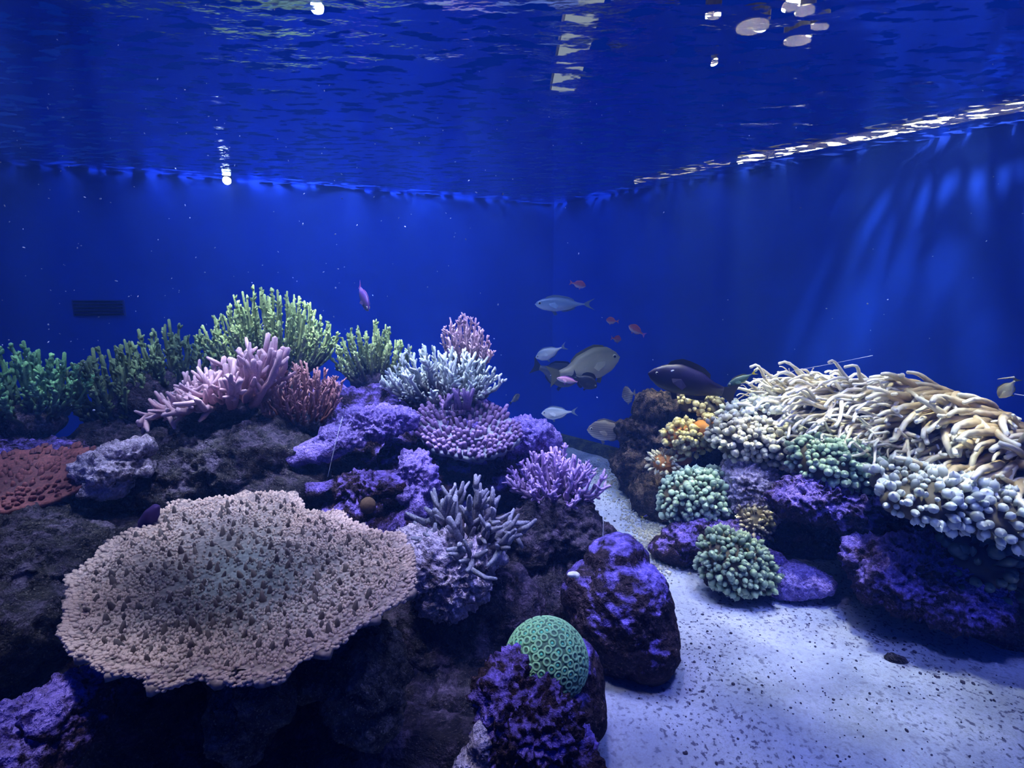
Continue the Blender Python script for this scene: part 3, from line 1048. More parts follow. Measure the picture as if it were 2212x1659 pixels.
BUB = [(0.30, -0.4), (0.26, 0.4), (0.42, 0.85), (0.80, 1.25), (1.0, 1.75), (0.93, 2.2), (0.62, 2.5), (0.25, 2.62), (0.14, 2.82), (0.05, 2.9)]


def scatter(v, f, n, mind, cond, seed=1):
    nr = vnormals(v, f)
    r = np.random.default_rng(seed)
    order = r.permutation(len(v))
    pts, idx = np.zeros((0, 3)), []
    for i in order:
        if not cond(v[i], nr[i]):
            continue
        md = mind(v[i]) if callable(mind) else mind
        if len(pts) and (((pts - v[i]) ** 2).sum(1) < md * md).any():
            continue
        pts = np.vstack([pts, v[i]])
        idx.append(i)
        if len(idx) >= n:
            break
    return [(Vector(v[i]), Vector(nr[i])) for i in idx]


FACE = Vector((0.0, -0.75, 0.66))


def bubble_anemone(spec, label, mat, foot_mat, n, rad, lean=(0, 0, 0), jit=0.25, face=-0.05, elong=1.0, seed=1, name='bubble_anemone', spacing=1.5, group=None, col=None):
    bl = pxblobs(spec)
    v, d, f = star_union(bl, 5)
    v = roughen(v, f, 0.012, 12, 0.2, seed * 2.1)
    c = Vector(bl[0][0])
    root = empty(name, (c.x, c.y, v[:, 2].min()), label, 'anemone', group)
    obj('foot', v, f, foot_mat, root, growth=np.zeros(len(v)))
    R = rad * mpp(c)
    me = [lathe_mesh('bubble_%d' % k, [(r * s, z * e * elong) for r, z in BUB], 9, mat) for k, (s, e) in enumerate(((1, 1), (0.85, 1.15), (1.1, 0.85)))]
    for p, nr in scatter(v, f, n, R * spacing, lambda p, q: Vector(q).dot(FACE) > face, seed):
        d = (nr + rvec(jit) + Vector(lean)).normalized()
        place('tentacle', random.choice(me), root, p - d * R * 0.5, d, R * random.choice((0.7, 0.8, 0.95, 1.0, 1.1, 1.3)))
    return root


GB = tent_mat('green_bubbles', (0.12, 0.15, 0.08), (0.34, 0.50, 0.36), (0.70, 0.86, 0.62))
GBD = tent_mat('moss_bubbles', (0.08, 0.10, 0.06), (0.22, 0.33, 0.22), (0.50, 0.62, 0.42))
PB = tent_mat('pale_bubbles', (0.24, 0.19, 0.09), (0.62, 0.60, 0.44), (0.92, 0.90, 0.72))
YB = tent_mat('yellow_bubbles', (0.26, 0.18, 0.05), (0.66, 0.58, 0.26), (0.92, 0.86, 0.50))
BB = tent_mat('blue_white_bubbles', (0.26, 0.25, 0.18), (0.70, 0.76, 0.68), (1.0, 1.0, 0.92))
DB = tent_mat('dim_green_bubbles', (0.03, 0.05, 0.04), (0.09, 0.16, 0.13), (0.20, 0.30, 0.24))
FOOT = plain_mat('anemone_foot', (0.12, 0.10, 0.06), 0.7, 0.3, 0.4, 30)
OFOOT = plain_mat('orange_foot', (0.50, 0.20, 0.04), 0.6, 0.3, 0.3, 30)
EF = [(0.5, -0.4), (0.48, 0.6), (0.55, 1.4), (0.72, 2.2), (0.66, 2.8), (0.3, 3.2), (0.1, 3.35)]

bubble_anemone([(1505, 1078, 1.96, 70, 52, 0.10), (1545, 1066, 1.98, 40, 46, 0.08), (1462, 1090, 1.96, 32, 38, 0.07)], 'green bubble tip anemone beside the sand path', GB, FOOT, 295, 6.2, seed=2, spacing=1.02)
bubble_anemone([(1585, 1220, 1.64, 64, 50, 0.09), (1560, 1195, 1.66, 44, 36, 0.07), (1620, 1240, 1.62, 38, 32, 0.06)], 'lowest moss green bubble tip anemone at the edge of the sand', GBD, FOOT, 290, 5.8, elong=1.15, seed=3, spacing=1.02)
bubble_anemone([(1630, 955, 1.98, 72, 44, 0.09), (1580, 938, 2.04, 46, 34, 0.07), (1690, 965, 1.92, 46, 36, 0.07)], 'pale cream bubble tip anemone in front of the long tentacles', PB, FOOT, 295, 6.6, seed=4, spacing=1.02)
bubble_anemone([(1655, 900, 2.06, 62, 32, 0.08), (1605, 905, 2.10, 38, 26, 0.07), (1695, 912, 2.02, 34, 28, 0.06)], 'blue-white bubble tip anemone above the pale cream one', BB, FOOT, 200, 6.6, seed=5, spacing=1.02)
bubble_anemone([(1485, 945, 2.22, 46, 28, 0.07), (1525, 930, 2.2, 32, 22, 0.06)], 'yellowish bubble tip anemone on the face of the craggy rock', YB, OFOOT, 120, 5.8, seed=6, spacing=1.02)
bubble_anemone([(1505, 872, 2.34, 38, 18, 0.06), (1535, 885, 2.32, 22, 20, 0.05)], 'yellow bubble tip anemone right below the purple grouper', YB, FOOT, 80, 5.5, seed=7, spacing=1.02)
bubble_anemone([(1435, 1000, 2.2, 22, 20, 0.05), (1470, 990, 2.22, 22, 14, 0.04)], 'small spiky pale anemone with an orange stalk beside the sand path', PB, OFOOT, 60, 3.6, elong=1.7, seed=8, spacing=1.3)
bubble_anemone([(1630, 1135, 1.80, 28, 34, 0.05), (1612, 1118, 1.82, 16, 18, 0.03)], 'small tan spiky anemone above the lowest green anemone', tent_mat('tan_tips', (0.22, 0.14, 0.06), (0.46, 0.40, 0.26), (0.70, 0.70, 0.50)), FOOT, 100, 3.4, elong=1.4, seed=9, spacing=1.2)
bubble_anemone([(1810, 1005, 1.72, 82, 40, 0.09), (1760, 990, 1.76, 46, 34, 0.07), (1860, 1030, 1.68, 40, 30, 0.06)], 'grey-green bubble tip anemone above the violet cave rock', GB, FOOT, 250, 6.8, seed=10, spacing=1.02)
bubble_anemone([(2060, 1085, 1.42, 150, 42, 0.09), (1960, 1045, 1.52, 70, 34, 0.08), (2160, 1115, 1.36, 90, 46, 0.09)], 'bright blue-white bubble tip anemone below the long tentacles at the right', BB, FOOT, 280, 8.4, elong=1.25, lean=(0.1, -0.2, 0.0), seed=11, spacing=1.2)
bubble_anemone([(2150, 1235, 1.42, 110, 66, 0.09), (2070, 1185, 1.48, 60, 34, 0.06)], 'dim dark green bubble tip anemone at the right edge', DB, FOOT, 90, 11.0, elong=1.3, lean=(0.1, -0.2, 0), seed=12, spacing=1.25)

# long tentacle anemone ------------------------------------------------
LT = tent_mat('long_tentacle', (0.34, 0.25, 0.12), (0.76, 0.68, 0.50), (1.0, 0.97, 0.88), 0.3)
LT2 = tent_mat('long_tentacle_tan', (0.30, 0.20, 0.08), (0.62, 0.49, 0.28), (0.96, 0.92, 0.74), 0.35)


def tentacle_mesh(name, bend, wave, r0, mat, bulb=1.0):
    T = Tubes()
    N = 12
    pts, rad = [], []
    for k in range(N):
        t = k / (N - 1)
        pts.append((bend * (t ** 2) + wave * math.sin(t * 5.5) * 0.12 * t, wave * math.cos(t * 4.0 + bend) * 0.09 * t, t * (1 - 0.25 * abs(bend) * t)))
        rad.append(r0 * (1.15 - 0.65 * t) * (1 + (0.35 * bulb if t > 0.93 else 0)))
    T.tube(pts, rad, 7)
    me = bpy.data.meshes.new(name)
    me.from_pydata(T.v, [], T.f)
    a = me.attributes.new('growth', 'FLOAT', 'POINT')
    a.data.foreach_set('value', np.array(T.t, np.float32))
    me.shade_smooth()
    me.materials.append(mat)
    me['bend'] = bend
    return me


THIN = [tentacle_mesh('thin_%d' % k, b, w, 0.036, LT) for k, (b, w) in enumerate(((0.4, 1), (-0.4, -1), (0.25, 1.6), (-0.5, 0.7), (0.5, -1.2), (0.1, 1.9), (-0.2, -1.7)))]
FAT = [tentacle_mesh('fat_%d' % k, b, w, 0.075, LT2, 0.3) for k, (b, w) in enumerate(((0.4, 0.6), (-0.4, -0.6), (0.6, 0.4), (-0.3, 0.9)))]


def long_anemone(spec, label, n, mind, flow, length, meshes, seed, jit=0.22, mat=FOOT):
    bl = pxblobs(spec)
    v, d, f = star_union(bl, 5)
    v = roughen(v, f, 0.02, 9, 0.2, seed)
    c = Vector(bl[0][0])
    root = empty('long_tentacle_anemone', (c.x, c.y, v[:, 2].min()), label, 'anemone')
    obj('foot', v, f, mat, root, growth=np.zeros(len(v)))
    for p, nr in scatter(v, f, n, mind, lambda p, q: Vector(q).dot(FACE) > -0.15, seed):
        fl = Vector(flow(p))
        dd = (nr * 0.10 + fl + rvec(jit)).normalized()
        me = random.choice(meshes)
        place('tentacle', me, root, p + nr * 0.006, dd, length * random.uniform(0.65, 1.25), droop=1 if me['bend'] > 0 else -1)
    return root


long_anemone([(1850, 885, 2.02, 110, 50, 0.14), (1775, 875, 2.12, 70, 38, 0.11), (1920, 885, 1.95, 80, 52, 0.13)],
             'cream anemone with long thin tentacles swept to the left', 300, 0.019, lambda p: (-0.95, -0.25, 0.08), 0.23, THIN, 5, 0.11)
long_anemone([(1900, 950, 1.82, 90, 36, 0.10), (1840, 945, 1.88, 60, 30, 0.08), (1980, 985, 1.72, 80, 36, 0.09)],
             'cream anemone fringe curling over the grey-green bubbles', 240, 0.019, lambda p: (-0.85, -0.45, -0.12), 0.18, THIN, 9, 0.16)
long_anemone([(2030, 920, 1.78, 100, 60, 0.12), (1970, 890, 1.85, 60, 50, 0.11), (2110, 950, 1.68, 80, 55, 0.11)],
             'tan anemone with thick tentacles beside the cream one', 230, 0.024, lambda p: (-0.75, -0.2, 0.15), 0.17, FAT, 6, 0.2)
long_anemone([(2190, 1000, 1.55, 90, 70, 0.12), (2130, 1035, 1.5, 80, 40, 0.09)],
             'brownish anemone with thick tentacles at the right edge', 150, 0.026, lambda p: (-0.75, -0.3, 0.1), 0.16, FAT, 7, 0.2)
long_anemone([(1690, 858, 2.26, 50, 14, 0.06), (1745, 845, 2.24, 46, 16, 0.06)],
             'yellow tinged anemone with short tentacles along the reef crest', 90, 0.020, lambda p: (-0.8, -0.2, 0.2), 0.10, THIN, 8, 0.25)

# ================================================================== FISH
def fish_mat(name, back, side, belly, rough=0.35, metal=0.0, blotch=0.0, stripes=0.0):
    """countershaded skin: growth runs from belly (0) to back (1)"""
    m, nt, out = new_mat(name)
    a = nt.nodes.new('ShaderNodeAttribute')
    a.attribute_name = 'growth'
    col = ramp(nt, a.outputs['Fac'], [(0.12, belly), (0.45, side), (0.85, back)])
    if blotch:
        n = noise_tex(nt, objco(nt), 26, 3)
        col = mixc(nt, ramp(nt, n, [(0.42, 0.0), (0.62, blotch)]), col, tuple(c * 0.25 for c in back))
    if stripes:
        w = nd(nt, 'ShaderNodeTexWave', Vector=objco(nt), Scale=28.0, Distortion=1.5)
        w.bands_direction = 'Z'
        col = mixc(nt, ramp(nt, w.outputs['Fac'], [(0.4, 0.0), (0.8, stripes)]), col, tuple(c * 0.4 for c in back))
    v = nd(nt, 'ShaderNodeTexVoronoi', Vector=objco(nt), Scale=320.0).outputs['Distance']
    finish(nt, out, col, rough, v, 0.001, 0.2, 0.5, Metallic=metal)
    return m


EYE_W = plain_mat('eye_white', (0.55, 0.55, 0.50), 0.2, 0.6)
EYE_B = plain_mat('eye_pupil', (0.005, 0.005, 0.008), 0.1, 0.8)


def interp(t, pts):
    x = [p[0] for p in pts]
    y = [p[1] for p in pts]
    return float(np.interp(t, x, y))


def smooth_profile(pts, t):
    """monotone-ish cosine interpolation through (t, value)"""
    for (a, va), (b, vb) in zip(pts, pts[1:]):
        if a <= t <= b:
            u = (t - a) / (b - a + 1e-9)
            u = u * u * (3 - 2 * u)
            return va + (vb - va) * (0.5 * u + 0.5 * (t - a) / (b - a + 1e-9))
    return pts[-1][1]


def fin_mesh(root, name, poly, mat, y=0.0, thick=0.004, tilt=0.0, L=1.0, grow=0.8):
    """a thin solid fin from a side-view polygon (x, z); tilt swings it outwards"""
    n = len(poly)
    c = np.mean(np.array(poly), 0)
    v = []
    for s in (-1, 1):
        for (x, z) in poly:
            yy = y + s * thick * 0.5
            if tilt:
                dz = poly[0][1] - z
                yy += math.copysign(abs(dz) * tilt, y)
            v.append((x * L, yy * L, z * L))
    f = [list(range(n))[::-1], [n + k for k in range(n)]] + [[k, (k + 1) % n, n + (k + 1) % n, n + k] for k in range(n)]
    me = bpy.data.meshes.new(name)
    me.from_pydata(v, [], f)
    me.attributes.new('growth', 'FLOAT', 'POINT').data.foreach_set('value', np.full(len(v), grow, np.float32))
    me.materials.append(mat)
    o = bpy.data.objects.new(name, me)
    COL.objects.link(o)
    o.parent = root
    return o


SHAPES = {
    # name: top profile, bottom profile (fractions of length, head at 1), half width, tail spread, fork
    'silver': ([(0, .02), (.12, .035), (.35, .12), (.62, .165), (.82, .135), (.94, .06), (1, .0)], [(0, .02), (.12, .035), (.35, .15), (.62, .20), (.82, .15), (.94, .06), (1, .0)], .075, .13, .6),
    'slim': ([(0, .012), (.10, .022), (.35, .095), (.6, .125), (.82, .095), (.94, .05), (1, .0)], [(0, .012), (.10, .022), (.35, .10), (.6, .125), (.82, .10), (.94, .055), (1, .0)], .07, .10, .7),
    'deep': ([(0, .035), (.12, .05), (.35, .20), (.62, .25), (.82, .20), (.94, .10), (1, .0)], [(0, .035), (.12, .05), (.35, .21), (.62, .25), (.82, .17), (.94, .07), (1, .0)], .085, .17, .3),
    'oval': ([(0, .04), (.12, .055), (.35, .17), (.62, .22), (.82, .18), (.94, .09), (1, .0)], [(0, .04), (.12, .055), (.35, .17), (.62, .20), (.82, .15), (.94, .07), (1, .0)], .09, .15, .2),
    'grouper': ([(0, .055), (.12, .075), (.35, .155), (.62, .185), (.82, .135), (.94, .07), (1, .01)], [(0, .05), (.12, .07), (.35, .12), (.62, .145), (.82, .12), (.94, .065), (1, .01)], .085, .13, .0),
    'disc': ([(0, .05), (.10, .07), (.3, .33), (.55, .42), (.78, .30), (.92, .12), (1, .0)], [(0, .05), (.10, .07), (.3, .33), (.55, .40), (.78, .27), (.92, .09), (1, .0)], .085, .2, .1),
}


def fish(px, py, Y, length_px, label, mat, fin_mat, shape='silver', yaw=180.0, pitch=0.0, roll=0.0, tail_mat=None, dorsal='low', eye=0.030, tail=True, group=None, name='fish', bend=0.0, pelvic=True):
    c = at(px, py, Y)
    L = length_px * mpp(c)
    root = empty(name, c, label, 'fish', group)
    root.rotation_euler = Euler((math.radians(roll), -math.radians(pitch), math.radians(yaw)), 'XYZ')
    topp, bot, hw, spread, fork = SHAPES[shape]
    # body runs from the tail root x=-0.36 to the snout x=0.5
    x0, x1 = -0.34, 0.5
    NR, NS = 22, 16
    v, f, g = [], [], []
    ts = [0.5 - 0.5 * math.cos(math.pi * k / (NR - 1)) for k in range(NR)]
    for t in ts:
        a, b = smooth_profile(topp, t), smooth_profile(bot, t)
        w = hw * math.sin(math.pi * min(1, (t ** 0.8) * 0.98 + 0.02)) ** 0.7 + 0.006 * (1 - t)
        x = x0 + (x1 - x0) * t
        yb = bend * (1 - t) ** 2
        for s in range(NS):
            th = 2 * math.pi * s / NS
            z = math.sin(th)
            zz = z * (a if z > 0 else b)
            v.append((x * L, (math.cos(th) * w + yb) * L, zz * L))
            g.append(0.5 + 0.5 * z)
    for k in range(NR - 1):
        for s in range(NS):
            i, j = k * NS + s, k * NS + (s + 1) % NS
            f.append([i, i + NS, j + NS, j])
    f.append([s for s in range(NS)])
    f.append([(NR - 1) * NS + s for s in range(NS)][::-1])
    me = bpy.data.meshes.new('body')
    me.from_pydata(v, [], f)
    me.attributes.new('growth', 'FLOAT', 'POINT').data.foreach_set('value', np.array(g, np.float32))
    me.shade_smooth()
    me.materials.append(mat)
    o = bpy.data.objects.new('body', me)
    COL.objects.link(o)
    o.parent = root
    if tail:
        r0 = topp[0][1]
        xe = -0.5 - 0.02 * (fork > 0.3)
        tp = [(x0 + 0.02, r0 * 0.9), (x0 - 0.06, spread * 0.55), (xe, spread), (xe + 0.02 + 0.10 * fork, spread * 0.35), (xe + 0.03 + 0.11 * fork, 0), (xe + 0.02 + 0.10 * fork, -spread * 0.35), (xe, -spread), (x0 - 0.06, -spread * 0.55), (x0 + 0.02, -r0 * 0.9)]
        fin_mesh(root, 'tail_fin', tp, tail_mat or fin_mat, y=bend, L=L)
    T = lambda t: smooth_profile(topp, t)
    Bt = lambda t: smooth_profile(bot, t)
    X = lambda t: x0 + (x1 - x0) * t
    dh = {'low': .035, 'mid': .06, 'high': .13, 'spiny': .10}[dorsal]
    rng_ = [.22, .32, .42, .52, .62, .70, .76]
    topl = [(X(t), T(t) + dh * (0.55 + 0.45 * math.sin(math.pi * (t - .15) / .65)) * (1.0 if dorsal != 'spiny' or k % 2 else 0.55)) for k, t in enumerate(rng_)]
    lowl = [(X(t), T(t) * 0.9) for t in reversed([.20] + rng_ + [.80])]
    fin_mesh(root, 'dorsal_fin', topl + lowl, fin_mat, L=L, thick=0.006)
    an = [.20, .28, .36, .44]
    bl = [(X(t), -Bt(t) - dh * 0.9 * (1 - (t - .2) * 1.5)) for t in an]
    fin_mesh(root, 'anal_fin', bl + [(X(t), -Bt(t) * 0.88) for t in (.48, .36, .26, .18)], fin_mat, L=L, thick=0.006)
    if pelvic:
        fin_mesh(root, 'pelvic_fin', [(X(.66), -Bt(.66) * 0.92), (X(.60), -Bt(.60) - .07), (X(.54), -Bt(.56) - .05), (X(.58), -Bt(.58) * 0.92)], fin_mat, L=L, thick=0.006)
    for s in (-1, 1):
        w = hw * 0.95
        fin_mesh(root, 'pectoral_fin', [(X(.72), .01), (X(.60), .03), (X(.52), -.03), (X(.57), -.08), (X(.70), -.03)], mat, y=s * w, tilt=0.5, L=L, thick=0.005, grow=0.62)
        te = .90
        we = hw * math.sin(math.pi * min(1, (te ** 0.8) * 0.98 + 0.02)) ** 0.7
        for nm, rr, mm, off in (('eye', eye, EYE_W, 0.0), ('pupil', eye * 0.62, EYE_B, eye * 0.55)):
            pv, pf = ico(2)
            vv = pv * rr * np.array((1, 0.6, 1)) + np.array((X(te) - 0.0, s * (we * 0.82 + off), T(te) * 0.28))
            me = bpy.data.meshes.new(nm)
            me.from_pydata((vv * L).tolist(), [], pf)
            me.shade_smooth()
            me.materials.append(mm)
            e = bpy.data.objects.new(nm, me)
            COL.objects.link(e)
            if nm == 'eye':
                e.parent = root
                eo = e
            else:
                e.parent = eo
    return root


FS = fish_mat('silver_skin', (0.26, 0.32, 0.42), (0.70, 0.76, 0.82), (0.98, 1.0, 1.0), 0.35, 0.0)
FSB = fish_mat('blue_silver_skin', (0.14, 0.22, 0.42), (0.34, 0.48, 0.70), (0.70, 0.82, 0.92), 0.3, 0.1)
FTAN = fish_mat('tan_skin', (0.20, 0.19, 0.12), (0.46, 0.45, 0.32), (0.62, 0.60, 0.46), 0.45)
FPINK = fish_mat('coral_pink_skin', (0.40, 0.06, 0.12), (0.50, 0.14, 0.20), (0.80, 0.62, 0.66), 0.45)
FLIL = fish_mat('lilac_pink_skin', (0.62, 0.26, 0.46), (0.70, 0.42, 0.56), (0.84, 0.74, 0.80), 0.4)
FBLK = fish_mat('black_skin', (0.010, 0.010, 0.016), (0.016, 0.016, 0.024), (0.022, 0.022, 0.03), 0.5)
FDGR = fish_mat('dark_grey_skin', (0.04, 0.05, 0.07), (0.08, 0.09, 0.12), (0.14, 0.15, 0.18), 0.5)
FGRY = fish_mat('grey_brown_skin', (0.20, 0.17, 0.17), (0.36, 0.31, 0.32), (0.60, 0.55, 0.55), 0.5, stripes=0.5)
FPUR = fish_mat('purple_grouper_skin', (0.014, 0.008, 0.055), (0.008, 0.005, 0.022), (0.005, 0.004, 0.007), 0.45, blotch=0.7)
FGRN = fish_mat('green_wrasse_skin', (0.05, 0.11, 0.10), (0.07, 0.16, 0.13), (0.10, 0.18, 0.12), 0.5)
FOLV = fish_mat('cream_olive_skin', (0.30, 0.28, 0.16), (0.60, 0.60, 0.38), (0.80, 0.82, 0.62), 0.45, blotch=0.4)
FIN_C = plain_mat('clear_fin', (0.16, 0.22, 0.34), 0.5)
FIN_D = plain_mat('dark_fin', (0.012, 0.012, 0.02), 0.6)
FIN_P = plain_mat('pink_fin', (0.60, 0.16, 0.20), 0.5)
FIN_V = plain_mat('violet_fin', (0.46, 0.16, 0.62), 0.5)
FIN_Y = plain_mat('yellow_fin', (0.85, 0.75, 0.04), 0.5)
FIN_G = plain_mat('grey_fin', (0.26, 0.23, 0.24), 0.6)
FIN_O = plain_mat('olive_fin', (0.10, 0.10, 0.04), 0.6)

fish(1219, 657, 3.0, 128, 'long slim blue-silver fish, highest of the silver fish', FSB, FIN_C, 'slim', 178, 0)
fish(1190, 760, 2.85, 72, 'small silver fish tilted nose down between two larger fish', FS, FIN_C, 'silver', 175, -22)
fish(1208, 891, 2.7, 78, 'bright silver fish swimming left just above the reef end', FS, FIN_C, 'silver', 180, -3)
fish(1262, 792, 2.75, 165, 'large tan fish facing right with a round eye', FTAN, FIN_O, 'oval', 8, 14, eye=0.030, dorsal='low')
fish(1200, 806, 2.9, 130, 'dark grey fish half hidden behind the large tan fish', FDGR, FIN_D, 'oval', 30, -20, eye=0.02)
fish(1230, 822, 2.55, 56, 'lilac pink fish in front of the dark grey fish', FLIL, FIN_V, 'slim', 176, 10)
fish(1262, 822, 2.5, 62, 'small black spiny fish below the large tan fish', FBLK, FIN_D, 'deep', -12, -28, dorsal='high')
fish(1248, 614, 2.9, 38, 'pink fish with a pale belly above the slim blue-silver fish', FPINK, FIN_P, 'oval', 10, -12)
fish(1323, 693, 2.95, 30, 'tiny pink fish, upper of the two close together', FPINK, FIN_P, 'deep', 150, 5)
fish(1331, 732, 2.95, 30, 'tiny pink fish, lower of the two close together', FPINK, FIN_P, 'deep', 30, -10)
fish(1376, 714, 2.9, 42, 'small red fish with a violet tail curving down', FPINK, FIN_P, 'oval', 170, 30, tail_mat=FIN_V)
fish(1358, 853, 2.75, 46, 'round grey fish turned towards the rock', FGRY, FIN_G, 'disc', 120, -20)
fish(1322, 932, 2.6, 110, 'grey-brown striped fish nosing out from the craggy rock', FGRY, FIN_G, 'oval', 180, 4)
fish(1112, 862, 2.7, 34, 'tiny dark fish over the gap at the reef end', FDGR, FIN_D, 'oval', 40, 30)
fish(1496, 830, 2.08, 200, 'dark purple grouper swimming left over the right reef', FPUR, FIN_D, 'grouper', 180, 14, eye=0.016, dorsal='mid', name='grouper')
fish(1603, 818, 2.10, 72, 'slender green fish with a bright yellow tail', FGRN, FIN_O, 'slim', 185, -25, tail_mat=FIN_Y)
fish(786, 642, 2.2, 84, 'dark violet fish seen head on above the reef crest', fish_mat('dark_violet_skin', (0.14, 0.07, 0.34), (0.05, 0.04, 0.12), (0.04, 0.05, 0.09)), FIN_V, 'oval', -58, -42, eye=0.035)
fish(1402, 1112, 2.2, 40, 'tiny blue and yellow fish resting on the sand path', fish_mat('blue_yellow_skin', (0.12, 0.12, 0.62), (0.20, 0.18, 0.55), (0.85, 0.72, 0.06)), FIN_Y, 'slim', 12, 14)

# long-nosed cream fish at the right edge
r_ = fish(2178, 838, 1.55, 56, 'cream fish with a long thin snout near the right edge', FOLV, FIN_O, 'deep', 110, -62, name='long_nosed_fish', tail=True)
c = at(2190, 815, 1.53)
T = Tubes()
e = at(2155, 819, 1.53)
T.tube([c, c.lerp(e, 0.5), e], [0.0035, 0.0022, 0.0012], 7)
o = T.build('snout', FOLV, None)
o.parent = r_
o.matrix_parent_inverse = (Matrix.Translation(r_.location) @ r_.rotation_euler.to_matrix().to_4x4()).inverted()
T = Tubes()
c = at(2192, 851, 1.54)
e = at(2216, 855, 1.54)
T.tube([c, e], [0.0014, 0.0010], 6)
o = T.build('trailing_filament', plain_mat('pale_filament', (0.55, 0.60, 0.75), 0.4), None)
o.parent = r_
o.matrix_parent_inverse = (Matrix.Translation(r_.location) @ r_.rotation_euler.to_matrix().to_4x4()).inverted()

# ================================================================== DETAILS
# slotted wall grille on the back wall
gp = at(215, 665, 2.55)
# nearest point of the back wall along that sight line
s_ = (215 - IW / 2) / F / (CP - ((665 - IH / 2) / F) * SP)
t_ = (CORNER[1] * s_ - CORNER[0]) / (LDIR.x - s_ * LDIR.y)
gy_ = CORNER[1] + LDIR.y * t_
gp = at(215, 665, gy_)
gm = mpp(gp)
wdir, wn = LDIR.copy(), Vector((LDIR.y, -LDIR.x, 0))
if wn.y > 0:
    wn = -wn
M_GR = plain_mat('grille_blue', (0.002, 0.022, 0.30), 0.6, 0.3)
M_GD = plain_mat('grille_slot', (0.001, 0.006, 0.06), 0.8, 0.1)


def wbox(name, c, w, h, d, mat, parent):
    vv = []
    for a in (-1, 1):
        for b in (-1, 1):
            for e in (-1, 1):
                vv.append((c + wdir * (a * w / 2) + Vector((0, 0, b * h / 2)) + wn * (e * d / 2))[:])
    ff = [[0, 1, 3, 2], [4, 6, 7, 5], [0, 4, 5, 1], [2, 3, 7, 6], [0, 2, 6, 4], [1, 5, 7, 3]]
    return obj(name, vv, ff, mat, parent, smooth=False)


GW, GH = 92 * gm, 34 * gm
root = empty('wall_grille', gp - Vector((0, 0, GH / 2)), 'small dark slotted grille set into the back wall', 'grille')
wbox('back_panel', gp + wn * 0.004, GW, GH, 0.006, M_GR, root)
for k in range(5):
    wbox('slot', gp + wn * 0.009 + Vector((0, 0, GH * (0.4 - 0.2 * k))), GW * 0.94, GH * 0.075, 0.006, M_GD, root)

# glowing shapes added over the water to imitate glints on the ripples
def glow_mat(name, color, strength):
    m, nt, out = new_mat(name)
    e = nd(nt, 'ShaderNodeEmission', Color=c4(color), Strength=strength)
    nt.links.new(e.outputs[0], out.inputs[0])
    return m


M_HOUS = plain_mat('lamp_housing', (0.05, 0.05, 0.06), 0.5)
M_TUBE = glow_mat('warm_glint_tube', (1.0, 0.90, 0.62), 5.0)
M_TUBE2 = glow_mat('faint_glint_tube', (1.0, 0.93, 0.80), 0.7)
M_GLINT = glow_mat('warm_glint', (1.0, 0.88, 0.55), 14.0)
M_COOL = glow_mat('cool_bulb', (0.85, 0.95, 1.0), 9.0)


def glint_bar(name, a, b, r, label, mat):
    a, b = Vector(a), Vector(b)
    root = empty(name, a.lerp(b, 0.5), label, 'lamp')
    T = Tubes()
    T.tube([a, a.lerp(b, 0.5), b], [r, r, r], 10)
    T.build('tube', mat, root)
    T = Tubes()
    up = Vector((0, 0, r * 1.5))
    T.tube([a + up, a.lerp(b, 0.5) + up, b + up], [r * 0.8] * 3, 6)
    T.build('housing', M_HOUS, root)
    return root


def over_right(px, dz, off):
    """point above the water, off metres inside the right wall in column px"""
    Y = right_wall_y(px)
    s = (px - IW / 2) / F / 1.05
    t = (CORNER[1] * s - CORNER[0]) / (RDIR.x - s * RDIR.y)
    p = Vector((CORNER[0], CORNER[1], 0)) + RDIR * t
    n = Vector((RDIR.y, -RDIR.x, 0))
    if n.y > 0:
        n = -n
    p += n * off
    p.z = ZS + dz
    return p


glint_bar('glint_tube', over_right(1600, 0.045, 0.05), over_right(2500, 0.045, 0.05), 0.016, 'long glowing tube added for the warm streak on the ripples along the right wall', M_TUBE)  # emissive tube added to imitate the bright streak on the surface
glint_bar('glint_tube', over_right(1380, 0.04, 0.04), over_right(1580, 0.045, 0.05), 0.012, 'faint glowing tube added for the fading streak near the far corner of the water', M_TUBE2)  # weaker added tube, imitates the fading end of the streak


def glint_panel(c, w, d, label, mat, name='glint_panel'):
    root = empty(name, c, label, 'lamp')
    for nm, z0, z1, k, mm in (('diffuser', 0.0, 0.01, 1.0, mat), ('housing', 0.012, 0.05, 1.06, M_HOUS)):
        if name == 'glint_pod':
            ring = [(math.cos(a) * 1.1, math.sin(a) * 1.1) for a in np.linspace(0, 2 * math.pi, 20, endpoint=False)]
        else:
            ring = [(-1, -1), (1, -1), (1, 1), (-1, 1)]
        n = len(ring)
        vv = [(c[0] + sx * w * k / 2, c[1] + sy * d * k / 2, c[2] + z) for z in (z0, z1) for sx, sy in ring]
        ff = [list(range(n))[::-1], [n + k_ for k_ in range(n)]] + [[k_, (k_ + 1) % n, n + (k_ + 1) % n, n + k_] for k_ in range(n)]
        obj(nm, vv, ff, mm, root, smooth=False)
    return root


def above(px, py, z):
    x, y = on_plane(px, py, z)
    return Vector((x, y, z))


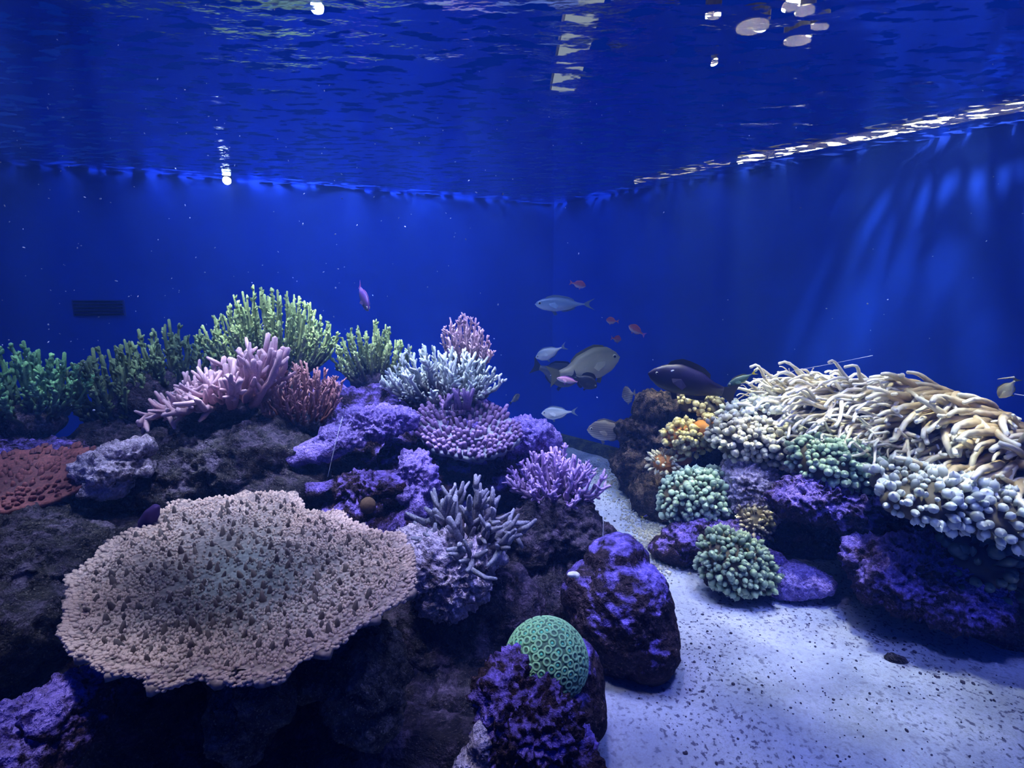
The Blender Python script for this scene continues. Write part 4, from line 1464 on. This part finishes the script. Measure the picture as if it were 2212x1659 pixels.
for px, py, w, d, where in ((1625, 62, 0.085, 0.075, 'largest of the warm glowing discs added for glints on the ripples at the upper right'), (1722, 92, 0.075, 0.05, 'warm glowing disc added for a glint nearest the camera side below the largest disc'),
                            (1738, 28, 0.05, 0.04, 'warm glowing disc added for a glint at the upper end of the cluster'), (1708, 16, 0.04, 0.05, 'small warm glowing disc added for a glint beside the top edge'),
                            (1540, 38, 0.04, 0.025, 'small warm glowing disc added for a glint to the left of the largest disc'), (1543, 138, 0.018, 0.035, 'tiny warm glowing disc added for a glint, lowest of the cluster'),
                            (1770, 62, 0.05, 0.02, 'thin warm glowing disc added for a glint at the far right of the cluster')):
    glint_panel(above(px, py, ZS + 0.20), w, d, where, M_GLINT, 'glint_pod')  # added emissive discs, one shaped for each glint, no actual fixtures
glint_panel(above(1240, 110, ZS + 0.30), 0.11, 0.80, 'dim glowing panel added for the faint shimmer on the ripples above the far corner', glow_mat('dim_glint', (0.75, 0.85, 1.0), 0.35))  # added panel imitating a faint reflected column in the ripples
pv, pf = ico(3)


def bulb(px, py, Y, r, label):
    c = at(px, py, Y)
    root = empty('bulb_lamp', c, label, 'lamp')
    obj('bulb', pv * r + np.array(c), pf, M_COOL, root)
    T = Tubes()
    T.tube([c + Vector((0, 0.004, r * 0.6)), c + Vector((0, 0.02, r * 3))], [r * 1.1, r * 0.8], 8)
    T.build('socket', M_HOUS, root)
    return root


bulb(490, 390, 2.74, 0.020, 'small bright white bulb standing in for a lamp reflection at the waterline of the back wall')  # bulb added in place of a lamp's reflection on the wall
bulb(685, 16, 1.75, 0.020, 'small cool lamp above the water at the top edge')

# drifting specks, far too many and small to count
rng = np.random.default_rng(33)
tv, tf = ico(1)
tf = np.array(tf)
VV, FFF = [], []
cnt = 0
for k in range(620):
    px, py = rng.uniform(0, 2212), rng.uniform(0, 900)
    if rng.random() > (0.95 if px < 1100 else 0.22):
        continue
    Y = rng.uniform(0.9, 2.0)
    p = at(px, py, Y)
    if p.z > ZS - 0.05 or p.z < 0.3:
        continue
    r = mpp(p) * rng.choice((0.7, 0.9, 1.2, 1.8), p=(0.4, 0.35, 0.2, 0.05))
    d = rng.normal(size=3)
    d /= np.linalg.norm(d)
    v = tv * r
    v = v + np.outer(v @ d, d) * rng.uniform(0, 2.0)
    VV.append(v + np.array(p))
    FFF.append(tf + cnt * len(tv))
    cnt += 1
props(obj('drifting_specks', np.concatenate(VV), np.concatenate(FFF), plain_mat('pale_speck', (0.55, 0.60, 0.80), 0.6)), 'tiny pale specks drifting in the open water', 'specks', kind='stuff')

# gravel and dark grit on the sand
gv, gf = ico(1)
gf = np.array(gf)


def pebbles(x, y, r, seed):
    rg = np.random.default_rng(seed)
    V = gv[None] * (r[:, None] * rg.uniform(0.6, 1.4, (len(x), 3)))[:, None, :]
    z = sand_h(np.stack([x, y, 0 * x], 1))
    V = V + np.stack([x, y, z + r * 0.25], 1)[:, None]
    return V.reshape(-1, 3), (gf[None] + (np.arange(len(x)) * len(gv))[:, None, None]).reshape(-1, 3)


x, y = rng.uniform(-0.1, 1.9, 9000), rng.uniform(0.75, 3.3, 9000)
dn = fbm(np.stack([x * 2, y * 2, 0 * x + 5], 1), 2)
ins = (x - CORNER[0]) * RDIR.y - (y - CORNER[1]) * RDIR.x > 0.15
k = ins & (rng.random(9000) < 0.35 + 0.7 * dn + np.where(y > 1.7, 0.4, 0))
x, y = x[k], y[k]
V, Fc = pebbles(x, y, rng.choice((0.0016, 0.0024, 0.0034, 0.005), len(x), p=(0.45, 0.35, 0.16, 0.04)), 1)
props(obj('dark_grit', V, Fc, plain_mat('dark_grit', (0.07, 0.065, 0.10), 0.9, 0.1, 0.6, 20)), 'dark grit strewn over the pale sand', 'grit', kind='stuff')
t = rng.random(1500)
px, py = 1330 + 110 * t + rng.normal(0, 26, 1500), 1010 + 200 * t + rng.normal(0, 22, 1500)
xy = np.array([on_plane(a, b, 0.0) for a, b in zip(px, py)])
V, Fc = pebbles(xy[:, 0], xy[:, 1], rng.uniform(0.003, 0.008, 1500), 2)
props(obj('pale_gravel', V, Fc, plain_mat('pale_gravel', (0.46, 0.46, 0.42), 0.9, 0.1, 0.7, 30)), 'pale coral gravel along the sand path between the reefs', 'gravel', kind='stuff')

# small things
c = at(1238, 1241, 1.18)
v, d, f = star_union([(c, (0.015, 0.008, 0.006)), (c + Vector((0.008, 0, -0.002)), (0.010, 0.007, 0.006))], 3)
v = roughen(v, f, 0.002, 90, 0.3)
props(obj('shell_fragment', v, f, plain_mat('white_shell', (0.92, 0.95, 1.0), 0.5), origin=c), 'white shell fragment lying in the dark gap beside the boulder', 'shell')
c = at(795, 1092, 1.43)
pv, pf = ico(4)
r = 17 * mpp(c)
v = np.array(c) + pv * r * (1 + 0.12 * np.clip(0.5 - worley(pv * 5.5), 0, 1))[:, None] * np.array((1, 0.8, 1.1))
props(obj('cup_coral', v, pf, plain_mat('orange_cup', (0.15, 0.095, 0.06), 0.8, 0.2, 0.7, 220), origin=c), 'small round orange-brown polyp in the shade under the violet rock', 'coral')
c = at(330, 1122, 1.22)
T = Tubes()
T.tube([at(308, 1156, 1.24), at(316, 1132, 1.23), at(328, 1108, 1.22), at(338, 1094, 1.22)], [0.015, 0.019, 0.017, 0.009], 12, bump=0.12)
o = obj('tube_sponge', T.v, T.f, plain_mat('dark_violet_sponge', (0.055, 0.030, 0.16), 0.8, 0.2, 0.4, 60), origin=c, growth=T.t)
props(o, 'dark violet sponge standing against the back rim of the table coral', 'sponge')
M_LINE = plain_mat('clear_line', (0.45, 0.50, 0.65), 0.3, 0.6)
for pts, label in (([(1306, 1060, 1.5), (1304, 1120, 1.46), (1302, 1165, 1.42)], 'thin clear line hanging beside the lilac coral'),
                   ([(740, 900, 1.5), (724, 960, 1.46), (708, 1030, 1.42)], 'thin clear line hanging in front of the violet slab')):
    T = Tubes()
    T.tube([at(*p) for p in pts], [0.0009] * len(pts), 5)
    props(obj('fishing_line', T.v, T.f, M_LINE, origin=at(*pts[-1]), growth=T.t), label, 'line')
T = Tubes()
T.tube([at(1640, 822, 2.05), at(1720, 800, 2.0), at(1800, 785, 1.95), at(1885, 768, 1.9)], [0.0011] * 4, 5)
props(obj('fishing_line', T.v, T.f, M_LINE, origin=at(1640, 822, 2.05), growth=T.t), 'thin pale thread stretched above the anemone crest', 'line')
